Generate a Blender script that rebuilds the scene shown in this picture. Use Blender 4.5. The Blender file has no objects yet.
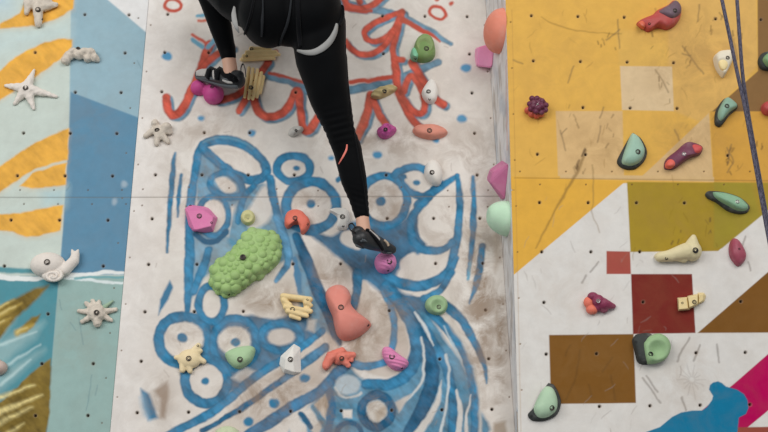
import bpy, bmesh, math, random
import numpy as np
from mathutils import Vector, Matrix, noise as mnoise
from mathutils.bvhtree import BVHTree

random.seed(7)
SC = bpy.context.scene
COL = SC.collection

# ------------------------------------------------------------------ camera and planes
F = 1100.0
CX, CY = 384.0, 216.0
TA_R = 0.333                      # the yellow wall is plumb: its slope in the view is the camera's pitch
ALPHA = math.atan(TA_R)
CAM = np.array([0.0, 0.0, 1.6])
RX = np.array([1.0, 0.0, 0.0])
FWD = np.array([0.0, math.cos(ALPHA), math.sin(ALPHA)])
UPV = np.array([0.0, -math.sin(ALPHA), math.cos(ALPHA)])


def rays(px, py):
    px = np.asarray(px, float)[..., None]
    py = np.asarray(py, float)[..., None]
    return (px - CX) / F * RX + (CY - py) / F * UPV + FWD


def project(P):
    d = P - CAM
    z = d @ FWD
    return CX + F * (d @ RX) / z, CY - F * (d @ UPV) / z


class Plane:
    def __init__(self, o, n, u):
        self.o = np.asarray(o, float)
        self.n = np.asarray(n, float) / np.linalg.norm(n)
        u = np.asarray(u, float)
        u = u - self.n * (u @ self.n)
        self.u = u / np.linalg.norm(u)
        self.v = np.cross(self.n, self.u)

    @staticmethod
    def slopes(z0, ta, tb):
        n = tb * RX + ta * UPV - FWD
        return Plane(CAM + z0 * FWD, n, RX + tb * FWD)

    def hit(self, px, py, off=0.0):
        r = rays(px, py)
        o = self.o + self.n * off
        t = ((o - CAM) @ self.n) / (r @ self.n)
        return CAM + r * t[..., None]

    def scale(self, px, py):          # metres per pixel there
        p = self.hit(px, py)
        return float((p - CAM) @ FWD) / F


MID = Plane.slopes(4.55, 0.447, 0.0643)
RGT = Plane.slopes(4.35, TA_R, 0.0)


def edge_mid(y):
    return 485.5 + 0.0685 * y


def edge_right(y):
    return 505.5 + 0.03 * y


def edge_left(y):
    return 149.0 - 0.09 * y


# ------------------------------------------------------------------ colour helpers
def lin(c):
    c = np.asarray(c, float) / 255.0
    return np.where(c <= 0.04045, c / 12.92, ((c + 0.055) / 1.055) ** 2.4)


GAIN = 1.12


def alb(c):
    return np.clip(lin(c) * GAIN, 0, 0.95)


def rgba(c):
    a = alb(c)
    return (float(a[0]), float(a[1]), float(a[2]), 1.0)


def tag(o, label, cat, group=None):
    o['label'] = label
    o['category'] = cat
    if group:
        o['group'] = group
    return o


def link(name, me, mats, parent=None, matrix=None):
    o = bpy.data.objects.new(name, me)
    COL.objects.link(o)
    for m in (mats if isinstance(mats, (list, tuple)) else [mats]):
        me.materials.append(m)
    if parent is not None:
        o.parent = parent
    if matrix is not None:
        o.matrix_world = matrix
    return o


# ------------------------------------------------------------------ materials
def nodes_of(m):
    m.use_nodes = True
    nt = m.node_tree
    return nt, nt.nodes, nt.links, nt.nodes['Principled BSDF']


_mc = {}


def resin(c, rough=0.62, mottled=0.18, bump=0.25, scale=60.0, chalk=0.18):
    key = (tuple(c), rough, mottled, bump, scale, chalk)
    if key in _mc:
        return _mc[key]
    m = bpy.data.materials.new('cast_resin')
    nt, N, L, B = nodes_of(m)
    tc = N.new('ShaderNodeTexCoord')
    n1 = N.new('ShaderNodeTexNoise')
    n1.inputs['Scale'].default_value = scale * 0.45
    n1.inputs['Detail'].default_value = 5
    L.new(tc.outputs['Object'], n1.inputs['Vector'])
    hs = N.new('ShaderNodeHueSaturation')
    hs.inputs['Color'].default_value = rgba(c)
    hs.inputs['Saturation'].default_value = 0.9
    mr = N.new('ShaderNodeMapRange')
    mr.inputs['To Min'].default_value = 1 - mottled
    mr.inputs['To Max'].default_value = 1 + mottled
    L.new(n1.outputs['Fac'], mr.inputs['Value'])
    L.new(mr.outputs['Result'], hs.inputs['Value'])
    # chalk dust rubbed on in patches
    n2 = N.new('ShaderNodeTexNoise')
    n2.inputs['Scale'].default_value = scale * 0.3
    n2.inputs['Detail'].default_value = 6
    n2.inputs['Roughness'].default_value = 0.7
    L.new(tc.outputs['Object'], n2.inputs['Vector'])
    cr = N.new('ShaderNodeMapRange')
    cr.inputs['From Min'].default_value = 0.5
    cr.inputs['From Max'].default_value = 0.8
    cr.inputs['To Max'].default_value = chalk
    L.new(n2.outputs['Fac'], cr.inputs['Value'])
    mx = N.new('ShaderNodeMix')
    mx.data_type = 'RGBA'
    mx.inputs['B'].default_value = (0.75, 0.72, 0.68, 1)
    L.new(cr.outputs['Result'], mx.inputs['Factor'])
    L.new(hs.outputs['Color'], mx.inputs['A'])
    L.new(mx.outputs['Result'], B.inputs['Base Color'])
    n3 = N.new('ShaderNodeTexNoise')
    n3.inputs['Scale'].default_value = scale * 6
    L.new(tc.outputs['Object'], n3.inputs['Vector'])
    bp = N.new('ShaderNodeBump')
    bp.inputs['Strength'].default_value = bump
    bp.inputs['Distance'].default_value = 0.003
    L.new(n3.outputs['Fac'], bp.inputs['Height'])
    L.new(bp.outputs['Normal'], B.inputs['Normal'])
    B.inputs['Roughness'].default_value = rough
    B.inputs['Specular IOR Level'].default_value = 0.3
    _mc[key] = m
    return m


def plain(name, c, rough=0.6, metal=0.0, noise=0.1, scale=80.0, gain=True):
    m = bpy.data.materials.new(name)
    nt, N, L, B = nodes_of(m)
    tc = N.new('ShaderNodeTexCoord')
    n1 = N.new('ShaderNodeTexNoise')
    n1.inputs['Scale'].default_value = scale
    n1.inputs['Detail'].default_value = 4
    L.new(tc.outputs['Object'], n1.inputs['Vector'])
    mr = N.new('ShaderNodeMapRange')
    mr.inputs['To Min'].default_value = 1 - noise
    mr.inputs['To Max'].default_value = 1 + noise
    L.new(n1.outputs['Fac'], mr.inputs['Value'])
    hs = N.new('ShaderNodeHueSaturation')
    hs.inputs['Color'].default_value = rgba(c)
    L.new(mr.outputs['Result'], hs.inputs['Value'])
    L.new(hs.outputs['Color'], B.inputs['Base Color'])
    B.inputs['Roughness'].default_value = rough
    B.inputs['Metallic'].default_value = metal
    return m


def wall_material(name, grime_col):
    m = bpy.data.materials.new(name)
    nt, N, L, B = nodes_of(m)
    at = N.new('ShaderNodeAttribute')
    at.attribute_name = 'paint'
    gr = N.new('ShaderNodeAttribute')
    gr.attribute_name = 'grime'
    tc = N.new('ShaderNodeTexCoord')
    # fine paint mottling
    n1 = N.new('ShaderNodeTexNoise')
    n1.inputs['Scale'].default_value = 22
    n1.inputs['Detail'].default_value = 8
    n1.inputs['Roughness'].default_value = 0.65
    L.new(tc.outputs['Object'], n1.inputs['Vector'])
    mr = N.new('ShaderNodeMapRange')
    mr.inputs['From Min'].default_value = 0.25
    mr.inputs['From Max'].default_value = 0.75
    mr.inputs['To Min'].default_value = 0.93
    mr.inputs['To Max'].default_value = 1.05
    L.new(n1.outputs['Fac'], mr.inputs['Value'])
    hs = N.new('ShaderNodeHueSaturation')
    L.new(at.outputs['Color'], hs.inputs['Color'])
    L.new(mr.outputs['Result'], hs.inputs['Value'])
    # rubber and chalk grime, patchy
    n2 = N.new('ShaderNodeTexNoise')
    n2.inputs['Scale'].default_value = 9
    n2.inputs['Detail'].default_value = 9
    n2.inputs['Roughness'].default_value = 0.66
    n2.inputs['Distortion'].default_value = 0.6
    L.new(tc.outputs['Object'], n2.inputs['Vector'])
    m2 = N.new('ShaderNodeMapRange')
    m2.inputs['From Min'].default_value = 0.40
    m2.inputs['From Max'].default_value = 0.60
    L.new(n2.outputs['Fac'], m2.inputs['Value'])
    mu = N.new('ShaderNodeMath')
    mu.operation = 'MULTIPLY'
    L.new(m2.outputs['Result'], mu.inputs[0])
    L.new(gr.outputs['Fac'], mu.inputs[1])
    mx = N.new('ShaderNodeMix')
    mx.data_type = 'RGBA'
    mx.inputs['B'].default_value = rgba(grime_col)
    L.new(mu.outputs['Value'], mx.inputs['Factor'])
    L.new(hs.outputs['Color'], mx.inputs['A'])
    L.new(mx.outputs['Result'], B.inputs['Base Color'])
    bp = N.new('ShaderNodeBump')
    bp.inputs['Strength'].default_value = 0.12
    bp.inputs['Distance'].default_value = 0.002
    n3 = N.new('ShaderNodeTexNoise')
    n3.inputs['Scale'].default_value = 240
    L.new(tc.outputs['Object'], n3.inputs['Vector'])
    L.new(n3.outputs['Fac'], bp.inputs['Height'])
    L.new(bp.outputs['Normal'], B.inputs['Normal'])
    B.inputs['Roughness'].default_value = 0.75
    B.inputs['Specular IOR Level'].default_value = 0.12
    return m


# ------------------------------------------------------------------ painting on a fine mesh
def vnoise(x, y, seed):
    rs = np.random.RandomState(seed)
    T = rs.rand(64, 64)
    xi = np.floor(x).astype(int)
    yi = np.floor(y).astype(int)
    fx = x - xi
    fy = y - yi
    fx = fx * fx * (3 - 2 * fx)
    fy = fy * fy * (3 - 2 * fy)
    g = lambda a, b: T[a % 64, b % 64]
    return ((g(xi, yi) * (1 - fx) + g(xi + 1, yi) * fx) * (1 - fy)
            + (g(xi, yi + 1) * (1 - fx) + g(xi + 1, yi + 1) * fx) * fy)


def fnoise(x, y, s, seed, octv=3):
    a, t, v = 1.0, 0.0, 0.0
    for k in range(octv):
        v = v + a * vnoise(x / s, y / s, seed + k)
        t += a
        a *= 0.5
        s *= 0.5
    return v / t


def spline(pts, closed=False, n=8):
    P = np.array(pts, float)
    m = len(P)
    if m == 2 and not closed:
        return np.array([P[0] + (P[1] - P[0]) * k / n for k in range(n + 1)])
    out = []
    rng = range(m) if closed else range(m - 1)
    for i in rng:
        if closed:
            p0, p1, p2, p3 = P[i - 1], P[i], P[(i + 1) % m], P[(i + 2) % m]
        else:
            p0, p1, p2, p3 = P[max(i - 1, 0)], P[i], P[i + 1], P[min(i + 2, m - 1)]
        for k in range(n):
            t = k / n
            out.append(0.5 * (2 * p1 + (p2 - p0) * t + (2 * p0 - 5 * p1 + 4 * p2 - p3) * t * t
                              + (3 * p1 - p0 - 3 * p2 + p3) * t ** 3))
    if not closed:
        out.append(P[-1])
    return np.array(out)


class Paint:
    def __init__(self, px, py, base):
        self.x0, self.y0 = px, py
        self.x = px + (fnoise(px, py, 9, 11) - 0.5) * 2.6
        self.y = py + (fnoise(px, py, 9, 23) - 0.5) * 2.6
        n = len(px)
        self.c = np.tile(alb(base), (n, 1))
        self.g = np.zeros(n)
        self.d = np.zeros(n)
        self.streak = 0.55 * fnoise(px + py * 0.3, py - px * 0.3, 14, 41, 4) + 0.45 * fnoise(px * 0.6 + py * 0.5, py * 1.4 - px * 1.3, 7, 57, 3)

    def put(self, idx, a, col, vary=0.0):
        c = alb(col)[None, :]
        if vary:
            f = 1 + np.clip((self.streak[idx] - 0.5)[:, None] * vary * 5, -0.45, 0.5)
            c = np.clip(c * f, 0, 0.95)
        a = a[:, None]
        self.c[idx] = self.c[idx] * (1 - a) + c * a

    def box(self, x0, y0, x1, y1, m):
        return np.nonzero((self.x > x0 - m) & (self.x < x1 + m) & (self.y > y0 - m) & (self.y < y1 + m))[0]

    def stroke(self, pts, w, col, soft=1.2, a=1.0, closed=False, vary=0.0, taper=False):
        P = spline(pts, closed)
        m = len(P)
        if np.isscalar(w):
            W = np.full(m, float(w))
        else:
            W = np.interp(np.linspace(0, 1, m), np.linspace(0, 1, len(w)), w)
        if taper:
            t = np.linspace(0, 1, m)
            W = W * np.clip(np.minimum(t, 1 - t) * 4 + 0.25, 0, 1)
        if closed:
            P = np.vstack([P, P[:1]])
            W = np.append(W, W[0])
        mw = W.max() / 2 + soft + 1
        idx = self.box(P[:, 0].min(), P[:, 1].min(), P[:, 0].max(), P[:, 1].max(), mw)
        if not len(idx):
            return
        x, y = self.x[idx], self.y[idx]
        best = np.full(len(idx), 1e9)
        rad = np.full(len(idx), 2.0)
        for i in range(len(P) - 1):
            ax, ay = P[i]
            dx, dy = P[i + 1] - P[i]
            L2 = dx * dx + dy * dy + 1e-9
            t = np.clip(((x - ax) * dx + (y - ay) * dy) / L2, 0, 1)
            dd = np.hypot(x - ax - t * dx, y - ay - t * dy)
            hw = (W[i] + (W[i + 1] - W[i]) * t) / 2
            np.minimum(best, dd - hw, out=best)
            if vary:
                np.minimum(rad, dd / (hw + 1e-6), out=rad)
        al = np.clip(0.5 - best / (2 * soft), 0, 1)
        al = al * al * (3 - 2 * al) * a
        self.put(idx, al, col, vary)
        if vary:          # a spray can leaves the rim of a line denser than its middle
            k = np.clip((rad - 0.45) * 1.6, 0, 1) * 0.34 - 0.12
            self.c[idx] *= 1 - (k * al)[:, None]

    def fill(self, pts, col, soft=0.8, a=1.0, smooth=False, vary=0.0, crisp=False):
        P = spline(pts, True, 6) if smooth else np.array(pts, float)
        X, Y = (self.x0, self.y0) if crisp else (self.x, self.y)
        m = soft + 1
        idx = np.nonzero((X > P[:, 0].min() - m) & (X < P[:, 0].max() + m) & (Y > P[:, 1].min() - m) & (Y < P[:, 1].max() + m))[0]
        if not len(idx):
            return
        x, y = X[idx], Y[idx]
        ins = np.zeros(len(idx), bool)
        best = np.full(len(idx), 1e9)
        for i in range(len(P)):
            ax, ay = P[i]
            bx, by = P[(i + 1) % len(P)]
            dx, dy = bx - ax, by - ay
            L2 = dx * dx + dy * dy + 1e-9
            t = np.clip(((x - ax) * dx + (y - ay) * dy) / L2, 0, 1)
            np.minimum(best, np.hypot(x - ax - t * dx, y - ay - t * dy), out=best)
            if ay != by:
                c = ((ay > y) != (by > y)) & (x < (bx - ax) * (y - ay) / (by - ay) + ax)
                ins ^= c
        sd = np.where(ins, -best, best)
        al = np.clip(0.5 - sd / (2 * soft), 0, 1) * a
        self.put(idx, al, col, vary)

    def ring(self, cx, cy, rx, ry, w, col, rot=0.0, **k):
        pts = []
        for i in range(14):
            t = i / 14 * 2 * math.pi
            u, v = rx * math.cos(t), ry * math.sin(t)
            pts.append((cx + u * math.cos(rot) - v * math.sin(rot), cy + u * math.sin(rot) + v * math.cos(rot)))
        self.stroke(pts, w, col, closed=True, **k)

    def disc(self, cx, cy, rx, ry, col, soft=1.0, a=1.0, **k):
        pts = [(cx + rx * math.cos(i / 16 * 2 * math.pi), cy + ry * math.sin(i / 16 * 2 * math.pi)) for i in range(16)]
        self.fill(pts, col, soft=soft, a=a, **k)

    def grime(self, cx, cy, rx, ry, a):
        d = ((self.x0 - cx) / rx) ** 2 + ((self.y0 - cy) / ry) ** 2
        self.g = np.maximum(self.g, a * np.exp(-d))

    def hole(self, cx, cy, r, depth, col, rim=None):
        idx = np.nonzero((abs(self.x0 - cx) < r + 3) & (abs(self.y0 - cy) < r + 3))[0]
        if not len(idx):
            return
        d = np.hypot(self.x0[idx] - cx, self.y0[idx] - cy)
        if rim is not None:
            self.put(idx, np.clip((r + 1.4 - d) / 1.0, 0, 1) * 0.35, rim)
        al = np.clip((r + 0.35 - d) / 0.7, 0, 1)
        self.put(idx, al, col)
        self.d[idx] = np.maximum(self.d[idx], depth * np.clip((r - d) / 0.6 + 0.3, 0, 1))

    def groove(self, a, b, w, depth, col, alpha=0.6):
        (ax, ay), (bx, by) = a, b
        dx, dy = bx - ax, by - ay
        t = np.clip(((self.x0 - ax) * dx + (self.y0 - ay) * dy) / (dx * dx + dy * dy), 0, 1)
        d = np.hypot(self.x0 - ax - t * dx, self.y0 - ay - t * dy)
        idx = np.nonzero(d < w + 1)[0]
        al = np.clip((w / 2 + 0.35 - d[idx]) / 0.7, 0, 1)
        self.put(idx, al * alpha, col)
        self.d[idx] = np.maximum(self.d[idx], depth * al)


def homography(src, dst):
    A = []
    for (x, y), (u, v) in zip(src, dst):
        A.append([x, y, 1, 0, 0, 0, -u * x, -u * y, -u])
        A.append([0, 0, 0, x, y, 1, -v * x, -v * y, -v])
    A = np.array(A, float)
    # scale columns for conditioning
    _, _, V = np.linalg.svd(A)
    H = V[-1].reshape(3, 3)
    return lambda i, j: tuple(((H @ np.array([i, j, 1.0]))[:2] / (H @ np.array([i, j, 1.0]))[2]).tolist())


def panel(name, plane, quad, nx, ny, painter, base, mat, thick=0.04):
    """A board: fine front grid carrying the paint, with edges and a back."""
    c = [plane.hit(x, y) for x, y in quad]          # tl, tr, br, bl
    s = np.linspace(0, 1, nx)[None, :, None]
    yy = np.linspace(0, 1, 4001)[:, None]
    _, ly = project(c[0] * (1 - yy) + c[3] * yy)
    want = np.concatenate([np.linspace(ly[0], -16, 30, endpoint=False), np.linspace(-16, 448, ny - 50), np.linspace(448, ly[-1], 21)[1:]])
    t = np.interp(want, ly, yy[:, 0])[:, None, None]
    top = c[0] * (1 - s) + c[1] * s
    bot = c[3] * (1 - s) + c[2] * s
    G = (top * (1 - t) + bot * t).reshape(-1, 3)
    px, py = project(G)
    pt = Paint(px, py, base)
    painter(pt)
    G = G - plane.n * pt.d[:, None]
    I = np.arange(nx * ny).reshape(ny, nx)
    q = np.stack([I[1:, :-1], I[1:, 1:], I[:-1, 1:], I[:-1, :-1]], -1).reshape(-1, 4)
    ring = np.concatenate([I[0, :], I[1:, -1], I[-1, -2::-1], I[-2:0:-1, 0]])
    nb = len(G)
    back = G[ring] - plane.n * thick
    V = np.vstack([G, back])
    m = len(ring)
    k = np.arange(m)
    side = np.stack([ring, nb + k, nb + (k + 1) % m, ring[(k + 1) % m]], -1)
    side = side[:, ::-1]
    cc = [nb, nb + nx - 1, nb + nx - 1 + ny - 1, nb + 2 * (nx - 1) + ny - 1]
    faces = np.vstack([q, side, np.array([cc])])
    o = plane.hit(*[sum(z) / 4 for z in zip(*quad)])
    V = V - o
    me = bpy.data.meshes.new(name)
    me.vertices.add(len(V))
    me.vertices.foreach_set('co', V.astype(np.float32).ravel())
    me.loops.add(len(faces) * 4)
    me.loops.foreach_set('vertex_index', faces.astype(np.int32).ravel())
    me.polygons.add(len(faces))
    me.polygons.foreach_set('loop_start', (np.arange(len(faces)) * 4).astype(np.int32))
    me.update(calc_edges=True)
    me.validate()
    C = np.ones((len(V), 4), np.float32)
    C[:nb, :3] = pt.c
    C[nb:, :3] = alb((150, 125, 95))
    a = me.attributes.new('paint', 'FLOAT_COLOR', 'POINT')
    a.data.foreach_set('color', C.ravel())
    g = np.zeros(len(V), np.float32)
    g[:nb] = pt.g
    a = me.attributes.new('grime', 'FLOAT', 'POINT')
    a.data.foreach_set('value', g)
    ob = link(name, me, mat)
    ob.location = o.tolist()
    ob['kind'] = 'structure'
    return ob
# ------------------------------------------------------------------ the murals
BLUE, DBLUE, LBLUE = (54, 120, 157), (38, 94, 128), (112, 166, 190)
MASS, DMASS = (76, 134, 164), (48, 104, 138)
WHITE = (217, 210, 202)
RED, SHADOWBLUE = (190, 84, 68), (100, 136, 158)
HOLE = (46, 40, 36)  # dark thread steel, with some of the recess's shade put into the colour


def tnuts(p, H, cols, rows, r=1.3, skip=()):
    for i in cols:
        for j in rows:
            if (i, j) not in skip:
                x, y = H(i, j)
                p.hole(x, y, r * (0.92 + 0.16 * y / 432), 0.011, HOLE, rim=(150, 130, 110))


def paint_mid(p):
    S, Fl, R = p.stroke, p.fill, p.ring
    n = fnoise(p.x0, p.y0, 60, 77)
    p.put(np.arange(len(n)), np.clip((n - 0.5) * 1.4, 0, 1), (222, 219, 213))
    Fl([(60, -300), (150, -300), (172, 100), (150, 220), (135, 440), (60, 520)], (226, 222, 218), soft=22, a=0.75)
    # --- red lettering with its blue drop shade
    def red(pts, w, **k):
        S([(x + 3, y + 2.5) for x, y in pts], w, SHADOWBLUE, soft=1.4, vary=0.3, **k)
    def red2(pts, w, **k):
        S(pts, w, RED, soft=1.3, vary=0.35, **k)
    S([(340, 4), (363, 7), (397, 15), (423, 27), (451, 44)], [8, 8, 7, 6, 4], SHADOWBLUE, vary=0.3)
    S([(270, 76), (285, 80), (300, 86), (316, 93), (350, 90), (370, 86), (403, 76), (438, 62)], [8, 8, 8, 9, 9, 8, 8, 7], SHADOWBLUE, vary=0.3)
    letters = [
        ([(167, 98), (168, 110), (174, 115), (182, 109), (192, 90), (200, 70), (210, 44)], 8.5),
        ([(202, 68), (210, 60), (220, 52), (232, 47)], 6.5),
        ([(218, 101), (230, 98), (243, 91), (258, 77), (268, 62)], 7.5),
        ([(239, 111), (248, 96)], 7),
        ([(254, 96), (257, 109), (265, 116), (275, 116), (285, 111), (292, 98), (296, 91), (299, 93), (300, 108), (303, 127), (310, 130), (317, 118), (327, 103)], 8.5),
        ([(357, 137), (366, 117), (371, 95)], 9),
        ([(372, 97), (380, 115), (388, 127)], 7.5),
        ([(395, 60), (397, 83), (402, 100), (413, 120), (424, 132)], 8),
        ([(403, 92), (410, 76), (418, 83), (425, 103), (422, 113), (413, 110), (402, 97)], 7),
        ([(412, 63), (423, 80), (433, 97), (443, 104)], 8),
        ([(402, 12), (387, 17), (370, 25), (364, 33), (371, 41), (387, 37), (398, 24), (401, 14), (398, 30), (393, 47), (395, 58), (402, 60)], 6.5),
        ([(346, 42), (357, 53), (370, 54), (384, 46), (393, 33)], 6.5),
        ([(342, -6), (346, 4), (352, 7), (365, 8), (375, 3), (383, -4)], 6.5),
        ([(356, -8), (360, 2)], 6),
    ]
    for pts, w in letters:
        red(pts, w)
    for pts, w in letters:
        red2(pts, w)
    S([(270, 73), (293, 79), (305, 83)], 3, RED)
    S([(350, 82), (370, 80), (392, 77)], 4.5, RED)
    S([(342, 8), (362, 12), (371, 11)], 3, RED)
    S([(403, 20), (423, 31), (440, 41)], [6, 5, 2], RED)
    S([(268, 56), (276, 52)], 5, RED)
    R(173, 5, 8, 6, 3.4, RED)
    R(438, 13, 8.5, 6, 3.2, RED, rot=0.5)
    p.disc(437, 0, 2.5, 1.6, RED)
    p.disc(451, 3.5, 2.4, 1.8, RED)
    S([(198, 16), (208, 15)], 3.5, LBLUE)
    S([(199, 21), (209, 20)], 2.5, (205, 110, 90))
    S([(193, 35), (206, 43)], 3, (205, 100, 85))
    S([(193, 40), (203, 47)], 4.5, LBLUE)
    S([(208, 48), (214, 40)], 4, LBLUE)
    # --- scattered blue spots
    for x, y, r in ((167, 56, 5.2), (201, 118, 3.2), (252, 133, 4), (466, 68, 5.2), (462, 119, 4.8), (436, 141, 3.2), (378, 154.5, 4.6), (331, 158, 2.6)):
        p.disc(x, y, r, r * 0.85, (84, 150, 190), soft=1.3)
    # --- blue masses
    def M(pts, col=MASS, a=0.95, **k):
        Fl(pts, col, soft=2.0, a=a, smooth=True, vary=0.35, **k)
    M([(199, 156), (206, 150), (220, 166), (240, 178), (240, 196), (236, 205), (226, 206), (208, 196), (196, 200)], a=0.85)
    M([(240, 196), (258, 184), (270, 188), (284, 215), (300, 236), (318, 288), (330, 330), (322, 345), (305, 330), (298, 300), (297, 275), (290, 258), (282, 262), (262, 268), (240, 250), (228, 240)], a=0.85)
    M([(190, 210), (205, 232), (222, 234), (240, 246), (222, 262), (206, 276), (196, 292), (186, 300)], a=0.75)
    M([(300, 225), (330, 236), (352, 222), (372, 226), (398, 224), (414, 212), (426, 244), (414, 258), (396, 274), (402, 292), (430, 300), (428, 330), (404, 312), (384, 296), (364, 280), (354, 296), (352, 272), (335, 255)], DMASS)
    M([(200, 328), (222, 316), (262, 316), (300, 316), (314, 335), (302, 352), (262, 374), (230, 392), (222, 372), (210, 360), (200, 350)], DMASS, a=0.9)
    M([(345, 366), (362, 378), (385, 388), (408, 378), (418, 350), (410, 318), (425, 312), (446, 340), (466, 372), (474, 400), (478, 440), (300, 440), (306, 412), (326, 388)], a=0.95)
    # --- thin strokes at the far left of the mural
    S([(175, 153), (171, 190), (167, 252)], [2, 6, 5, 2], BLUE, vary=0.3)
    S([(181, 175), (177, 217)], [3, 5, 1.5], BLUE)
    Fl([(170, 280), (173, 288), (168, 299), (158, 315), (160, 300)], BLUE, soft=1.2)
    Fl([(141, 389), (149, 394), (158, 418), (148, 420), (143, 408)], BLUE, soft=1.8)
    Fl([(139, 398), (144, 394), (150, 420), (143, 416)], (140, 180, 205), soft=2.5, a=0.6)
    Fl([(154, 391), (168, 381), (169, 392), (165, 419), (160, 418), (160, 398)], (160, 143, 130), soft=2.2, a=0.85)
    # --- upper left leaves
    S([(203, 144), (198, 155), (193, 182), (190.5, 205), (189, 235), (189.5, 262), (188.5, 290), (187, 318)], [7, 8, 8, 9, 9, 10.5, 8, 5], BLUE, vary=0.3)
    S([(209, 250), (203, 268), (193, 292)], 8, BLUE, vary=0.3)
    S([(203, 146), (218, 140), (236, 142), (252, 150), (264, 163), (266, 174), (255, 180), (240, 177), (226, 168), (212, 157)], 9.5, BLUE, closed=True, vary=0.3)
    S([(204, 142), (220, 137.5), (238, 140), (254, 148)], 2.5, LBLUE, a=0.5)
    Fl([(214, 147), (228, 147), (243, 153), (256, 163), (259, 171), (252, 174), (243, 172), (230, 165), (219, 156)], WHITE, smooth=True, soft=1.2)
    S([(211, 187), (212, 178), (222, 173), (233, 175), (241, 184), (242, 194), (232, 198), (220, 195)], 7, BLUE, closed=True, vary=0.3)
    Fl([(216, 180), (225, 178), (234, 183), (236, 191), (229, 193.5), (220, 189)], WHITE, smooth=True, soft=1.2)
    R(213, 216, 15, 19, 7, BLUE, vary=0.3)
    p.disc(214, 214, 11, 15, WHITE, soft=1.3)
    S([(196, 234), (205, 241), (217, 240), (226, 232)], 6, DBLUE)
    S([(268, 170), (255, 184), (243, 199), (238, 222)], 6, BLUE, vary=0.3)
    Fl([(264, 186), (252, 203), (247, 214), (249, 228), (262, 226), (272, 214), (270, 196)], WHITE, smooth=True, soft=2.2, a=0.85)
    S([(270, 178), (275, 205), (282, 230), (290, 262)], 8, BLUE, vary=0.3)
    # --- the eyes
    R(293.5, 168.5, 16.5, 13, 8.5, BLUE, vary=0.3)
    p.disc(293.8, 167.5, 11, 8.4, WHITE, soft=1.2)
    p.disc(296.5, 168.3, 3.3, 2.9, BLUE)
    R(311, 206, 25, 24, 10.5, BLUE, vary=0.3)
    p.disc(311, 205.5, 20, 18.5, WHITE, soft=1.3)
    p.disc(311, 203.5, 4.6, 4.4, BLUE)
    R(384, 201, 22.5, 25, 9, BLUE, vary=0.3)
    p.disc(384.5, 201, 18, 20.5, WHITE, soft=1.3)
    p.disc(381, 201, 4.6, 5, BLUE)
    Fl([(386, 186), (398, 190), (396, 199), (388, 194)], (170, 150, 135), soft=2.5, a=0.5)
    Fl([(392, 204), (400, 202), (396, 216), (388, 218)], (176, 158, 142), soft=2.5, a=0.5)
    p.disc(345, 189, 6, 8, WHITE, soft=1.5)
    S([(338, 180), (346, 176), (352, 182)], 5, BLUE)
    # --- small eye and big leaf at the right
    S([(395, 175), (405, 169), (416, 167.5), (428, 172), (440, 184)], 8, BLUE, vary=0.3)
    S([(403, 178), (412, 192), (424, 196), (436, 188)], 8, BLUE, vary=0.3)
    Fl([(405, 180), (414, 177), (424, 179), (431, 185), (426, 190), (414, 190)], WHITE, smooth=True, soft=1.1)
    p.disc(416.5, 182.5, 3.6, 3, BLUE)
    S([(418, 205), (436, 190), (457, 176)], [10, 8, 5], BLUE, vary=0.3)
    S([(457, 175), (459.5, 195), (458.5, 225), (452, 262), (447, 278)], [4, 7, 8, 9, 6], BLUE, vary=0.3)
    S([(428, 198), (414, 214), (411, 234), (419, 247), (437, 251), (452, 243)], 8.5, BLUE, vary=0.3)
    Fl([(453, 186), (455, 202), (454, 224), (449, 241), (438, 246), (425, 242), (418, 231), (420, 217), (430, 204), (442, 194)], WHITE, smooth=True, soft=1.2)
    S([(473, 177), (473, 234), (467, 275)], [3, 6.5, 6, 2], BLUE, vary=0.3)
    S([(482.5, 246), (478, 278), (469, 304)], [6.5, 7, 1.5], BLUE, vary=0.3)
    S([(470, 262), (468, 279)], 3, LBLUE)
    # --- the middle
    Fl([(302, 236), (311, 240), (330, 254), (334, 263), (347, 270), (352, 281), (350, 293), (330, 292), (316, 281), (309, 262)], WHITE, smooth=True, soft=1.5)
    Fl([(340, 238), (344, 231), (356, 233), (360, 249), (350, 248), (343, 244)], WHITE, smooth=True, soft=1.3)
    Fl([(396, 283), (406, 290), (418, 297), (432, 292), (442, 282), (450, 274), (432, 287), (412, 290)], WHITE, smooth=True, soft=1.0)
    Fl([(400, 262), (412, 252), (420, 256), (440, 257), (448, 259), (438, 268), (422, 276), (404, 272)], WHITE, smooth=True, soft=1.3)
    S([(386, 275), (402, 284), (425, 285), (445, 275), (457, 258)], [10, 11, 11, 9, 6], BLUE, vary=0.3)
    S([(424, 299), (440, 290), (452, 272)], 7, BLUE, vary=0.3)
    Fl([(292, 260), (297, 272), (297, 292), (292, 310), (283, 317), (268, 318), (252, 312), (243, 303), (250, 297), (262, 290), (275, 283), (284, 274)], (205, 197, 188), smooth=True, soft=1.6)
    S([(277, 218), (284, 238), (288, 262), (276, 281)], [9, 9, 7, 4], (84, 140, 176), vary=0.3)
    S([(296, 236), (307, 262), (318, 290), (330, 316), (338, 342)], [8, 12, 13, 12, 10], DBLUE, vary=0.35)
    S([(295, 258), (300, 292)], [4, 7, 5], (72, 128, 165))
    Fl([(308, 318), (316, 320), (314, 332), (306, 330)], (196, 188, 178), soft=1.8, a=0.8)
    Fl([(363, 280), (372, 290), (380, 299), (390, 301), (400, 318), (407, 335), (409, 352), (404, 368), (392, 376), (376, 376), (360, 368), (352, 357), (347, 334), (356, 300)], (199, 189, 178), smooth=True, soft=1.5)
    S([(357, 272), (357, 290), (353, 306)], 9, BLUE, vary=0.3)
    S([(384, 292), (394, 320), (392.5, 350)], [6, 7, 6], (74, 130, 165), vary=0.3)
    S([(346, 361), (366, 366.5), (386, 362)], 8, (72, 134, 172), vary=0.3)
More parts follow.
